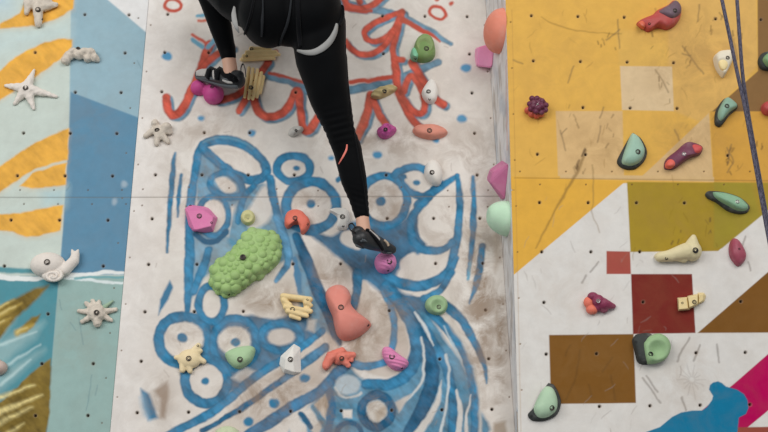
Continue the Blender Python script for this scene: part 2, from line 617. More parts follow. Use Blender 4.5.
    # --- fan at the lower right
    S([(443, 304), (461, 319), (474, 341), (484, 365), (487, 383)], [10, 10, 8, 5, 1.5], BLUE, vary=0.3)
    S([(430, 312), (457, 340), (469, 367), (475, 400), (474, 445)], [8, 10, 10, 9, 8], BLUE, vary=0.35)
    S([(404, 302), (430, 338), (449, 375), (453, 410), (450, 445)], [8, 11, 10, 9, 8], BLUE, vary=0.35)
    S([(395, 300), (418, 330), (432, 372), (424, 405), (405, 440)], [10, 13, 15, 14, 12], DBLUE, vary=0.35)
    S([(386, 286), (405, 312), (415, 335), (416, 354), (408, 373), (390, 384), (366, 384)], [10, 14, 13, 13, 13, 12, 10], BLUE, vary=0.35)
    S([(421, 338), (423.5, 356), (423, 378), (416, 390), (407, 400)], [2.2, 2.6, 2.6, 2, 1.5], (205, 210, 210))
    S([(415, 312), (424, 326), (433, 345)], [1.5, 4, 1], (205, 210, 210))
    S([(446, 355), (449, 372), (447, 400), (440, 436)], [3, 2.4, 2.4, 3], (200, 208, 210))
    S([(444, 326), (452, 342), (461, 362)], [1, 2.2, 1], (180, 200, 210))
    S([(457, 390), (460, 410), (458, 440)], [2, 5, 6], (208, 206, 202))
    S([(471, 395), (466, 420), (467, 440)], [1, 3, 3.5], (208, 206, 202))
    Fl([(442, 380), (440, 402), (432, 420), (420, 438), (409, 438), (424, 420), (434, 402)], (210, 206, 200), soft=1.2)
    Fl([(395, 403), (404, 397), (411, 394), (399, 413)], (205, 200, 194), soft=1.2)
    Fl([(444, 312), (454, 320), (470, 350), (480, 384), (482, 436), (479, 436), (479, 400), (472, 366), (460, 340), (442, 316)], (208, 202, 193), soft=1.5, a=0.9)
    # --- lower left rings
    R(183, 340, 24.5, 23.5, 11, BLUE, vary=0.3)
    p.disc(185, 339, 19, 17.5, WHITE, soft=1.4)
    p.disc(182.6, 338, 5, 4.8, BLUE)
    R(235, 343, 22, 25, 8.5, BLUE, vary=0.3)
    p.disc(234.5, 341, 16.5, 15, WHITE, soft=1.4)
    p.disc(236, 342.5, 4.8, 4.6, BLUE)
    R(206, 381, 21.5, 22, 10.5, BLUE, vary=0.3)
    p.disc(206.5, 381, 16, 16.5, WHITE, soft=1.4)
    p.disc(205.3, 381.5, 3.8, 3.8, BLUE)
    R(211.5, 304, 13, 18, 8, BLUE, vary=0.3)
    p.disc(211, 304, 7.2, 12, WHITE, soft=1.3)
    R(281, 337, 20, 14, 8, BLUE, vary=0.3)
    p.disc(281.5, 337, 13.5, 8.5, (200, 192, 184), soft=1.4)
    Fl([(232, 378), (244, 366), (256, 372), (246, 384)], WHITE, soft=2, a=0.7)
    # --- diagonals
    Fl([(200, 445), (240, 398), (300, 352), (325, 330), (345, 352), (342, 372), (312, 394), (270, 420), (240, 445)], (203, 193, 183), soft=1.8)
    Fl([(290, 372), (318, 352), (330, 358), (312, 384)], (190, 176, 162), soft=3, a=0.5)
    S([(160, 440), (176, 431), (205, 416), (228, 400), (252, 380), (280, 361), (302, 347), (322, 331)], [8, 9, 9, 9, 9, 8, 8, 7], BLUE, vary=0.3)
    S([(203, 430), (222, 420), (250, 403), (282, 380)], [6, 5, 6, 6], DBLUE, vary=0.3)
    S([(282, 380), (300, 366), (325, 348)], [6, 10, 9], (76, 120, 150), vary=0.3)
    S([(248, 436), (268, 423), (291, 408), (318, 392), (335, 376), (350, 360)], [12, 12, 12, 11, 12, 10], (64, 116, 152), vary=0.3)
    p.disc(304.3, 378, 5.2, 4.2, BLUE, soft=1.2)
    p.disc(274, 403.5, 5.6, 4.8, BLUE, soft=1.2)
    p.disc(248.5, 421.5, 5, 5, BLUE, soft=1.2)
    # --- lower middle patches
    Fl([(287, 423), (297, 415), (305, 425), (310, 440), (292, 440)], WHITE, soft=1.3)
    Fl([(303, 412), (310, 407), (316, 416), (322, 428), (318, 436), (311, 430)], WHITE, soft=1.3)
    Fl([(314, 404), (325, 394), (329, 402), (326, 420), (320, 412)], (200, 186, 172), soft=1.3)
    S([(301, 414), (311, 427)], 5.5, DBLUE)
    S([(330, 392), (332, 412), (326, 440)], 8, (60, 110, 145))
    p.disc(348, 385, 13, 10, (178, 190, 196), soft=1.5)
    S([(335, 388), (342, 396), (352, 397.5), (361, 393)], 2.2, (200, 205, 205))
    R(376.5, 411, 15, 16, 9, DBLUE, vary=0.3)
    p.disc(376.5, 411, 9.8, 11, (203, 196, 187), soft=1.2)
    Fl([(374, 412), (386, 404), (384, 416), (378, 422)], (165, 145, 122), soft=2.5, a=0.6)
    Fl([(342, 410), (352, 410), (352, 419), (343, 418)], WHITE, soft=1.1)
    R(349, 433, 12, 10, 5, DBLUE)
    # --- grime, wear
    for g in ((355, 330, 40, 40, .55), (330, 275, 24, 26, .45), (390, 305, 25, 40, .5), (270, 300, 30, 20, .5), (480, 300, 26, 120, .55), (470, 160, 40, 50, .3),
              (200, 130, 60, 30, .25), (380, 140, 70, 25, .35), (270, 395, 50, 30, .5), (330, 410, 40, 30, .45), (205, 175, 60, 70, .25), (310, 205, 30, 25, .35),
              (384, 205, 30, 30, .4), (440, 225, 25, 35, .3), (185, 340, 25, 22, .35), (235, 340, 20, 20, .35), (160, 400, 18, 30, .3), (380, 410, 20, 20, .5), (500, 330, 10, 120, .5), (420, 25, 50, 40, .12)):
        p.grime(*g[:4], min(0.85, g[4] * 1.6))
    p.g = np.maximum(p.g, 0.14)
    Fl([(493, 235), (498, 233), (500, 262), (495, 272)], (165, 145, 125), soft=3, a=0.6)
    Fl([(494, 423), (506, 422), (507, 440), (492, 440)], (150, 130, 108), soft=2, a=0.7)
    S([(496, 300), (499, 345)], [2, 5, 2], (165, 148, 130), soft=3, a=0.5)
    # --- fixings and joints
    p.groove((100, 197.5), (520, 196.2), 1.0, 0.002, (120, 112, 104), 0.6)
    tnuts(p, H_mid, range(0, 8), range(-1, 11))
    rs = random.Random(3)
    for k in range(9):
        y = 25 + k * 46.5
        p.hole(edge_left(y) + 4, y, 0.75, 0.003, (120, 100, 84))
        p.hole(490 + 0.0665 * (y - 107), y, 0.8, 0.003, (120, 96, 78))
    for k in range(9):
        x = 145 + k * 43 + rs.uniform(-4, 4)
        p.hole(x, 189 + rs.uniform(-2, 2), 0.8, 0.003, (110, 92, 78))
        p.hole(x + rs.uniform(-3, 3), 205 + rs.uniform(-2, 2), 0.8, 0.003, (110, 92, 78))
    for k in range(26):
        x, y = rs.uniform(150, 485), rs.uniform(5, 425)
        a = rs.uniform(0, 3.14)
        l = rs.uniform(3, 9)
        S([(x, y), (x + l * math.cos(a), y + l * math.sin(a))], 0.9, (150, 138, 128), soft=0.8, a=0.45)


def paint_left(p):
    S, Fl = p.stroke, p.fill
    eL = lambda y: np.interp(y, [-300, 0, 135, 230, 290, 350, 432, 520], [77, 71, 69, 63, 58, 53, 47, 40])
    line = [(float(eL(y)), y) for y in (-300, 0, 135, 230, 275)]
    MINT = (194, 205, 197)
    LB, MB, TG, TEAL = (147, 177, 189), (95, 138, 165), (148, 176, 171), (80, 142, 154)
    Fl(line + [(240, 275), (240, -300)], LB, crisp=True)
    Fl([(108, 0), (147, 33), (190, 66), (190, -300), (-290, -300)], (222, 222, 221), crisp=True)
    Fl([(70.6, 92), (137, 117), (170, 130), (170, 274), (59.5, 274), (63, 230), (69, 135)], MB, crisp=True)
    # lighter cloudy patches on the mint
    Fl([(-80, -40), (20, -40), (12, 10), (-80, 30)], (176, 200, 210), soft=12, a=0.8)
    Fl([(-60, 35), (30, 30), (70, 22), (70, 36), (30, 46), (-60, 70)], (190, 210, 210), soft=8, a=0.6)
    Fl([(40, 190), (66, 186), (64, 206), (45, 204)], (172, 200, 204), soft=7, a=0.8)
    ORG = (226, 168, 68)
    for pts in ([(-60, 34), (0, 27), (0, 24), (20, 13), (25, 3), (60, -20), (73, -24), (74, 8), (58, 18), (40, 25), (18, 27)],
                [(-60, 140), (0, 72), (15, 57), (40, 44), (58, 39), (72, 39), (72, 46), (60, 60), (40, 74), (20, 87), (0, 100), (-50, 150)],
                [(-60, 210), (0, 166), (20, 152), (45, 138), (69, 128), (68, 160), (43, 166), (27, 173), (10, 185), (0, 192), (-60, 230)],
                [(20, 186), (33, 173), (50, 167), (67, 163), (65.5, 184), (43, 188), (30, 187.5)],
                [(-60, 220), (0, 215), (20, 213.5), (43, 208), (62.5, 205.5), (60.5, 231), (40, 235.5), (27, 236.5), (13, 232), (0, 230), (-60, 228)]):
        Fl(pts, ORG, soft=1.0, vary=0.2)
        Fl([(x, y + 1.5) for x, y in pts], (232, 180, 92), soft=4, a=0.25)
    S([(-60, 266), (0, 270), (34, 271)], [5, 6, 4], (86, 146, 156), soft=1.5)
    # lower half
    edge = [(float(eL(y)), y) for y in (276, 290, 350, 432, 520)]
    Fl(edge + [(200, 520), (200, 276)], TG, crisp=True)
    Fl([(-80, 276)] + edge + [(-80, 520)], TEAL, crisp=True)
    Fl([(-80, 300), (0, 306), (14, 318), (2, 340), (20, 330), (44, 322), (34, 338), (6, 362), (0, 372), (30, 356), (44, 350), (20, 372), (-10, 400), (-80, 410)], (146, 180, 182), soft=5, a=0.8)
    BRN, YEL, CRM = (122, 102, 46), (182, 156, 78), (214, 198, 136)
    Fl([(49, 285), (40, 296), (28, 308), (17, 316), (0, 338), (-60, 370), (-60, 330), (0, 306), (15, 299), (34, 289)], BRN, soft=1.8, vary=0.3)
    Fl([(41, 314), (37, 322), (26, 332), (18, 334), (22, 326), (32, 317)], BRN, soft=1.5, vary=0.3)
    Fl([(51, 358), (50, 412), (45, 440), (30, 520), (-80, 520), (-80, 425), (0, 402), (11, 392), (30, 374)], BRN, soft=1.2, vary=0.3)
    for a, b, w in (((-50, 345), (22, 303), 6), ((-40, 330), (14, 300), 4), ((-50, 356), (10, 318), 6), ((18, 333), (33, 325), 5)):
        S([a, ((a[0] + b[0]) / 2, (a[1] + b[1]) / 2 - 1), b], [w * 1.4, w * 1.2, 1], YEL, soft=2.6, a=0.9)
        S([a, ((a[0] + b[0]) / 2 - 4, (a[1] + b[1]) / 2), (b[0] - 6, b[1] + 3)], [w * .5, w * .4, 1], CRM, soft=2, a=0.8)
    for a, b, w in (((-50, 432), (42, 395), 12), ((-50, 414), (34, 385), 8), ((-60, 452), (32, 407), 13), ((-60, 476), (24, 424), 13)):
        S([a, ((a[0] + b[0]) / 2, (a[1] + b[1]) / 2), b], [w, w * .8, w * .45, 1], CRM, soft=2.6, a=0.85, vary=0.4)
    for a, b in (((-20, 352), (36, 332)), ((-10, 375), (40, 345)), ((0, 385), (30, 360))):
        S([a, b], [3, 3, 1], (190, 216, 216), soft=1.8, a=0.7)
    S([(-60, 276), (0, 277), (30, 279), (60, 276), (90, 274.5), (105, 271.5), (126, 273.5)], [4, 5, 5, 4, 4, 4, 2.5], (226, 230, 228), soft=0.9)
    S([(56, 277), (95, 281), (126, 283.5)], [1, 3, 2], (216, 226, 226), soft=0.8)
    S([(75, 278.5), (100, 277), (126, 278)], 2.5, (104, 164, 172), soft=1.0, a=0.8)
    for g in ((30, 60, 60, 60, .1), (90, 120, 40, 40, .16), (80, 340, 30, 60, .2), (20, 200, 40, 30, .12)):
        p.grime(*g)
    p.g = np.maximum(p.g, 0.06)
    for a, b in (((79, 317), (84, 345)), ((92, 375), (86, 410)), ((70, 322), (76, 330)), ((70, 184), (66, 190)), ((137, 60), (141, 68)), ((97, 385), (95, 395)), ((60, 300), (62, 310))):
        S([a, b], 0.9, (98, 130, 140), soft=0.8, a=0.5)
    p.groove((-100, 197.5), (170, 197.5), 1.0, 0.002, (110, 112, 108), 0.55)
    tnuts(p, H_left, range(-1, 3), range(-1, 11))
    for k in range(10):
        y = 18 + k * 45
        p.hole(edge_left(y) - 9, y, 0.8, 0.003, (112, 104, 92))
    for k in range(4):
        p.hole(20 + k * 34, 190, 0.8, 0.003, (100, 92, 84))
        p.hole(24 + k * 34, 204, 0.8, 0.003, (100, 92, 84))
    p.disc(124, 184, 3, 4, (190, 200, 205), soft=1.5, a=0.5)
    p.disc(114, 202, 2.6, 3.2, (190, 200, 205), soft=1.5, a=0.5)


def paint_right(p):
    S = p.stroke

    def Fl(pts, col, soft=0.45, **k):
        p.fill(pts, col, soft=soft, crisp=True, **k)
    YL, TAN, WH = (220, 173, 84), (214, 184, 142), (217, 214, 209)
    Fl([(480, -300), (860, -300), (860, 189), (480, 187)], YL)
    Fl([(616, 30), (668, 30), (668, 66), (620, 66)], (218, 175, 92), soft=1.5, a=0.8)
    Fl([(668, -20), (756, -20), (758, 66), (712, 112), (700, 122), (674, 111), (668, 66)], (215, 172, 98), soft=1.5)
    Fl([(620, 66), (672, 66.5), (674, 111), (622, 110)], (216, 190, 150))
    Fl([(555.7, 111), (622.5, 111), (624, 177), (558, 176)], (213, 178, 126))
    Fl([(640, 178), (652, 167), (709, 113), (713, 179)], (212, 180, 132))
    Fl([(710, 111), (860, 111), (860, 184), (714, 182.5)], (206, 156, 70))
    Fl([(755.5, -300), (860, -300), (860, 111), (712, 111.5), (758, 71)], (132, 100, 62))
    # below the joint
    Fl([(480, 187), (560, 183), (860, 184), (860, 560), (480, 560)], WH)
    Fl([(500, 176), (626, 181), (516, 273), (500, 286)], (222, 171, 70))
    Fl([(560, 174), (714, 177), (714, 181.8), (560, 178.2)], (212, 180, 130))
    Fl([(627, 182), (860, 184), (860, 152), (768, 210), (718, 251), (630.5, 252)], (164, 138, 46))
    Fl([(714, 182.3), (860, 184), (860, 152), (768, 210), (722, 248), (714, 248)], (156, 140, 50), soft=1)
    Fl([(752, 182.6), (860, 184), (860, 150), (768, 200), (760, 212)], (172, 136, 48), soft=3, a=0.6)
    Fl([(860, 140), (860, 182.5), (770, 182)], (206, 156, 70))
    Fl([(606.5, 251), (630, 251.5), (631, 274), (606.5, 274)], (164, 80, 70))
    Fl([(631, 274), (692, 274), (695.5, 333), (633, 334)], (120, 42, 36))
    Fl([(549, 335), (633.5, 334), (636, 403), (551, 404)], (124, 84, 34))
    Fl([(860, 192), (768, 272), (697.6, 333), (860, 332)], (122, 82, 34))
    Fl([(860, 280), (775, 348), (735, 383), (700, 412), (700, 440), (860, 440)], (180, 0, 84))
    Fl([(742, 432), (764, 414), (860, 330), (860, 560), (742, 560)], (217, 214, 209), a=1.0)
    Fl([(731, 427.5), (860, 425), (860, 560), (700, 560), (700, 440)], (150, 76, 62))
    Fl([(600, 470), (646, 432), (660, 427), (672, 417), (681, 412.5), (692, 410.6), (702, 410.5), (707, 407), (712, 400), (713, 396), (709, 389.5), (710, 385), (713, 382.5), (718, 381.3),
        (722, 383), (726, 386.5), (737, 389.5), (744, 394), (747.5, 400), (748.5, 408), (746, 414), (739, 417.5), (737.5, 432), (730, 470)], (18, 118, 156))
    # scuffs: rubber marks and scratches with their own shapes
    DK = (104, 86, 66)
    S([(586, 150), (581, 163), (572, 182), (555, 211), (545, 230), (536, 248)], [2, 3.5, 3, 2, 1.6, 1], (120, 92, 52), soft=1.4, a=0.6)
    S([(585, 149), (582, 155)], 2.5, (70, 52, 38), soft=1, a=0.7)
    S([(579, 160), (576, 168)], 2.5, (80, 58, 40), soft=1, a=0.6)
    S([(592, 165), (594, 200), (592, 214), (600, 232)], [1.5, 1.2, 1], (130, 106, 66), soft=1, a=0.5)
    S([(541, 17), (552, 23), (575, 30), (600, 33), (622, 34)], [0.8, 1.4, 1.2, 1], (140, 108, 54), soft=0.9, a=0.55)
    for pts in ([(726, 20), (733, 40), (738, 60)], [(699, 5), (698, 22)], [(683, 46), (692, 60), (704, 74)], [(656, 70), (662, 80), (668, 92)], [(682, 53), (690, 56)],
                [(727, 148), (733, 160), (728, 172)], [(731, 145), (728, 163)], [(566, 128), (562, 134)], [(601, 126), (598, 142)], [(675, 130), (680, 140)],
                [(514, 60), (522, 64)], [(606, 40), (620, 30)], [(618, 20), (620, 48)], [(574, 66), (568, 82)], [(560, 130), (566, 150)], [(600, 118), (604, 108)]):
        S(pts, 1.5, DK, soft=1.0, a=0.55)
    for pts in ([(566, 399), (575, 378), (580, 350)], [(615, 400), (611, 375)], [(602, 372), (612, 358)], [(570, 345), (566, 356)], [(592, 396), (588, 384)]):
        S(pts, 1.6, (96, 66, 30), soft=1.4, a=0.5)
    for x, y, k in ((730, 158, 9), (578, 165, 6), (690, 55, 6), (608, 42, 6), (663, 80, 5), (612, 128, 5), (574, 118, 5), (655, 22, 5), (716, 16, 5), (735, 30, 5), (680, 240, 4), (712, 225, 4), (760, 150, 5)):
        rq = random.Random(int(x * 7 + y))
        for j in range(k):
            u, v = x + rq.gauss(0, 4), y + rq.gauss(0, 7)
            S([(u, v), (u + rq.gauss(0, 1.2), v + rq.uniform(1.5, 5))], rq.uniform(0.8, 2.0), (92, 70, 44), soft=0.9, a=rq.uniform(0.3, 0.65))
    rs = random.Random(11)
    for k in range(120):
        x, y = rs.uniform(512, 766), rs.uniform(4, 428)
        a = rs.gauss(1.9, 0.55)
        l = rs.uniform(4, 14)
        c = (150, 142, 136) if y > 184 else (150, 112, 56)
        if (y > 250 and x > 690) or (y > 378 and x > 640):
            continue
        if 183 < y < 250 and x > 630:
            c = (124, 98, 24)
        S([(x, y), (x + l * 0.5 * math.cos(a) + rs.uniform(-1, 1), y + l * 0.5 * math.sin(a)), (x + l * math.cos(a), y + l * math.sin(a))],
          [0.5, rs.uniform(0.7, 1.5), 0.5], c, soft=0.8, a=rs.uniform(0.15, 0.5))
    for k in range(14):
        a = k / 14 * 6.28
        x, y = 691, 380
        l = rs.uniform(8, 20)
        S([(x + 3 * math.cos(a), y + 3 * math.sin(a)), (x + l * math.cos(a), y + l * math.sin(a))], 0.9, (140, 132, 126), soft=0.9, a=0.3)
    for pts in ([(642, 378), (652, 390), (660, 402)], [(646, 376), (658, 392)], [(690, 338), (682, 350), (678, 362)], [(717, 345), (719, 362)], [(681, 398), (686, 410)], [(700, 345), (694, 360)],
                [(598, 262), (590, 272)], [(586, 275), (582, 282)], [(740, 250), (746, 236)], [(748, 262), (750, 270)]):
        S(pts, 1.8, (126, 118, 112), soft=1.0, a=0.6)
    p.groove((514.5, 178), (860, 182), 0.9, 0.0015, (140, 104, 60), 0.55)
    p.groove((512, 10), (521, 432), 0.9, 0.0012, (170, 130, 74), 0.35)
    p.groove((508.5, 190), (514.5, 190), 0.8, 0.001, (120, 84, 50), 0.6)
    for g in ((560, 60, 90, 90, .18), (700, 60, 60, 60, .4), (600, 145, 40, 30, .4), (690, 140, 40, 40, .4), (680, 215, 60, 40, .2), (560, 290, 60, 60, .15), (690, 380, 40, 40, .25), (590, 370, 50, 40, .2)):
        p.grime(*g)
    p.g = np.maximum(p.g, 0.08)
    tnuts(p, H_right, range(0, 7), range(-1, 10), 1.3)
    for k in range(10):
        y = 22 + k * 46
        p.hole(edge_right(y) + 4.5, y, 0.75, 0.003, (120, 90, 50))
    for k in range(6):
        x = 520 + k * 46
        p.hole(x, 171.5, 0.8, 0.003, (110, 84, 50))
        p.hole(x + 20, 184.5, 0.8, 0.003, (110, 84, 50))


def paint_return(p):
    S = p.stroke
    for k, (x0, x1, c) in enumerate(((494, 500, (190, 184, 178)), (500, 504, (226, 226, 226)))):
        pass
    # peeling white paint with bare strips, running up the board
    n = fnoise(p.x0 * 2.2 - p.y0 * 0.06, p.y0 * 0.12, 3, 91, 4)
    p.put(np.arange(len(n)), np.clip((n - 0.55) * 4, 0, 0.7), (172, 162, 152))
    n = fnoise(p.x0 * 1.5, p.y0 * 0.3, 8, 131, 3)
    p.put(np.arange(len(n)), np.clip((n - 0.55) * 3, 0, 0.6), (176, 186, 196))
    S([(506.5, 60), (507.5, 150)], 1.2, (196, 150, 140), soft=0.8, a=0.6)
    p.g = np.maximum(p.g, 0.2)


lm = [((0, 9), (137, 413)), ((1, 9), (188, 412)), ((2, 9), (239, 412)), ((3, 9), (291, 411.5)), ((4, 9), (342, 411)), ((5, 9), (392, 411)), ((6, 9), (442, 410)), ((7, 9), (491, 409)),
      ((0, 4), (154, 174.8)), ((1, 4), (200, 174)), ((2, 4), (247, 174)), ((3, 4), (292, 174.3)), ((5, 4), (386, 174.6)), ((7, 4), (475, 175)),
      ((7, 2), (473, 93.5)), ((5, 1), (384, 54)), ((7, 1), (470, 54)), ((6, 0), (425, 16)), ((7, 0), (468, 17)), ((0, 5), (154, 219)), ((5, 5), (387, 219)), ((7, 5), (480, 218)),
      ((0, 7), (146, 312)), ((1, 7), (195, 312)), ((2, 7), (244, 311.5)), ((5, 7), (390, 310)), ((7, 7), (486, 309)), ((0, 2), (162, 92)), ((0, 1), (165, 52)), ((0, 6), (150, 264)), ((7, 6), (484, 263))]
H_mid = homography([a for a, b in lm], [b for a, b in lm])
ll = [((2, 0), (129, 14)), ((1, 0), (85, 15)), ((0, 1), (36, 52)), ((2, 1), (125, 53)), ((1, 2), (74, 92)), ((2, 2), (121, 93)), ((0, 3), (24, 133)), ((1, 3), (70, 133)), ((2, 3), (117, 134)),
      ((0, 4), (17, 176)), ((1, 4), (65, 176)), ((2, 4), (112, 176)), ((0, 5), (11, 220)), ((1, 5), (60, 220)), ((2, 5), (109, 220)), ((0, 6), (4, 266)), ((2, 6), (103, 266)),
      ((1, 7), (48, 314)), ((1, 8), (42, 363)), ((2, 8), (93.5, 363)), ((1, 9), (35, 416)), ((2, 9), (88, 416))]
H_left = homography([a for a, b in ll], [b for a, b in ll])
lr = [((0, 0), (531, 16)), ((1, 0), (577.7, 16)), ((2, 0), (624, 17.5)), ((4, 0), (715.5, 19)), ((5, 0), (761.5, 19.5)), ((0, 1), (534, 61)), ((1, 1), (580, 61)), ((2, 1), (628, 62)), ((3, 1), (673.6, 63)),
      ((1, 2), (583.5, 107)), ((2, 2), (630, 108)), ((3, 2), (677, 108)), ((0, 3), (537, 154)), ((1, 3), (585, 155)), ((0, 4), (540, 203)), ((1, 4), (589, 203)), ((2, 4), (637, 203)), ((3, 4), (685, 203)),
      ((0, 5), (542, 252)), ((1, 5), (591, 252)), ((2, 5), (640.6, 252)), ((0, 6), (544, 302)), ((2, 6), (643, 301)), ((0, 7), (546, 354)), ((1, 7), (597, 353)), ((3, 7), (695, 352.5)), ((1, 8), (599.3, 407)), ((2, 8), (650, 407)), ((3, 8), (700.5, 405))]
H_right = homography([a for a, b in lr], [b for a, b in lr])

T, Bm = -260, 500
W_MAT = wall_material('painted_plywood_chalky', (140, 118, 98))
W_MAT2 = wall_material('painted_plywood_yellow', (150, 116, 74))
QD = 1.0
nyy = int(740 * QD)
panel('wall_back', MID, [(edge_left(T), T), (edge_mid(T), T), (edge_mid(Bm), Bm), (edge_left(Bm), Bm)], int(520 * QD), nyy, paint_mid, WHITE, W_MAT)
panel('wall_left', MID, [(-90, T), (edge_left(T) - 0.3, T), (edge_left(Bm) - 0.3, Bm), (-90, Bm)], int(300 * QD), nyy, paint_left, (194, 205, 197), W_MAT)
panel('wall_right', RGT, [(edge_right(T), T), (850, T), (850, Bm), (edge_right(Bm), Bm)], int(460 * QD), nyy, paint_right, (217, 214, 209), W_MAT2)


class RetPlane(Plane):
    def at(self, y, s):
        a = MID.hit(edge_mid(y), y)
        b = RGT.hit(edge_right(y), y)
        return a * (1 - s) + b * s


_a, _b, _c = MID.hit(edge_mid(0), 0), RGT.hit(edge_right(0), 0), RGT.hit(edge_right(300), 300)
_n = np.cross(_b - _a, _c - _b)
if _n[0] > 0:
    _n = -_n
RET = RetPlane(_b, _n, _b - _a)
rt = [MID.hit(edge_mid(T), T), RGT.hit(edge_right(T), T), RGT.hit(edge_right(Bm), Bm), MID.hit(edge_mid(Bm), Bm)]


class _Corner:
    n = RET.n

    @staticmethod
    def hit(x, y):
        k = {(0, 0): 0, (1, 0): 1, (1, 1): 2, (0, 1): 3}.get((x, y))
        return rt[k] if k is not None else sum(rt) / 4


panel('wall_side', _Corner, [(0, 0), (1, 0), (1, 1), (0, 1)], 90, 500, paint_return, (224, 223, 221), W_MAT, thick=0.02)
# ------------------------------------------------------------------ climbing holds
STEEL = plain('dark_bolt_steel', (74, 68, 62), 0.4, 0.7, 0.15)
SILVER = plain('bright_bolt_steel', (190, 186, 182), 0.35, 0.8, 0.1)
SOCKET = plain('blackened_socket', (30, 28, 27), 0.6, 0.3, 0.1)


_ico = {}


def ico(sub):
    if sub not in _ico:
        b = bmesh.new()
        bmesh.ops.create_icosphere(b, subdivisions=sub, radius=1)
        b.verts.ensure_lookup_table()
        _ico[sub] = (np.array([v.co[:] for v in b.verts]), np.array([[v.index for v in f.verts] for f in b.faces]))
        b.free()
    return _ico[sub]


class Balls:
    """A heap of balls and ellipsoids, gathered quickly into one mesh."""
    def __init__(self):
        self.v, self.f, self.n = [], [], 0

    def put(self, M, sub):
        V, Fc = ico(sub)
        A = np.array(M)
        self.v.append(V @ A[:3, :3].T + A[:3, 3])
        self.f.append(Fc + self.n)
        self.n += len(V)

    def ball(self, c, r, sub):
        V, Fc = ico(sub)
        self.v.append(V * r + np.array(c[:]))
        self.f.append(Fc + self.n)
        self.n += len(V)

    def mesh(self):
        V, Fc = np.vstack(self.v), np.vstack(self.f)
        me = bpy.data.meshes.new('melt')
        me.vertices.add(len(V))
        me.vertices.foreach_set('co', V.astype(np.float32).ravel())
        me.loops.add(len(Fc) * 3)
        me.loops.foreach_set('vertex_index', Fc.astype(np.int32).ravel())
        me.polygons.add(len(Fc))
        me.polygons.foreach_set('loop_start', (np.arange(len(Fc)) * 3).astype(np.int32))
        me.update(calc_edges=True)
        return me


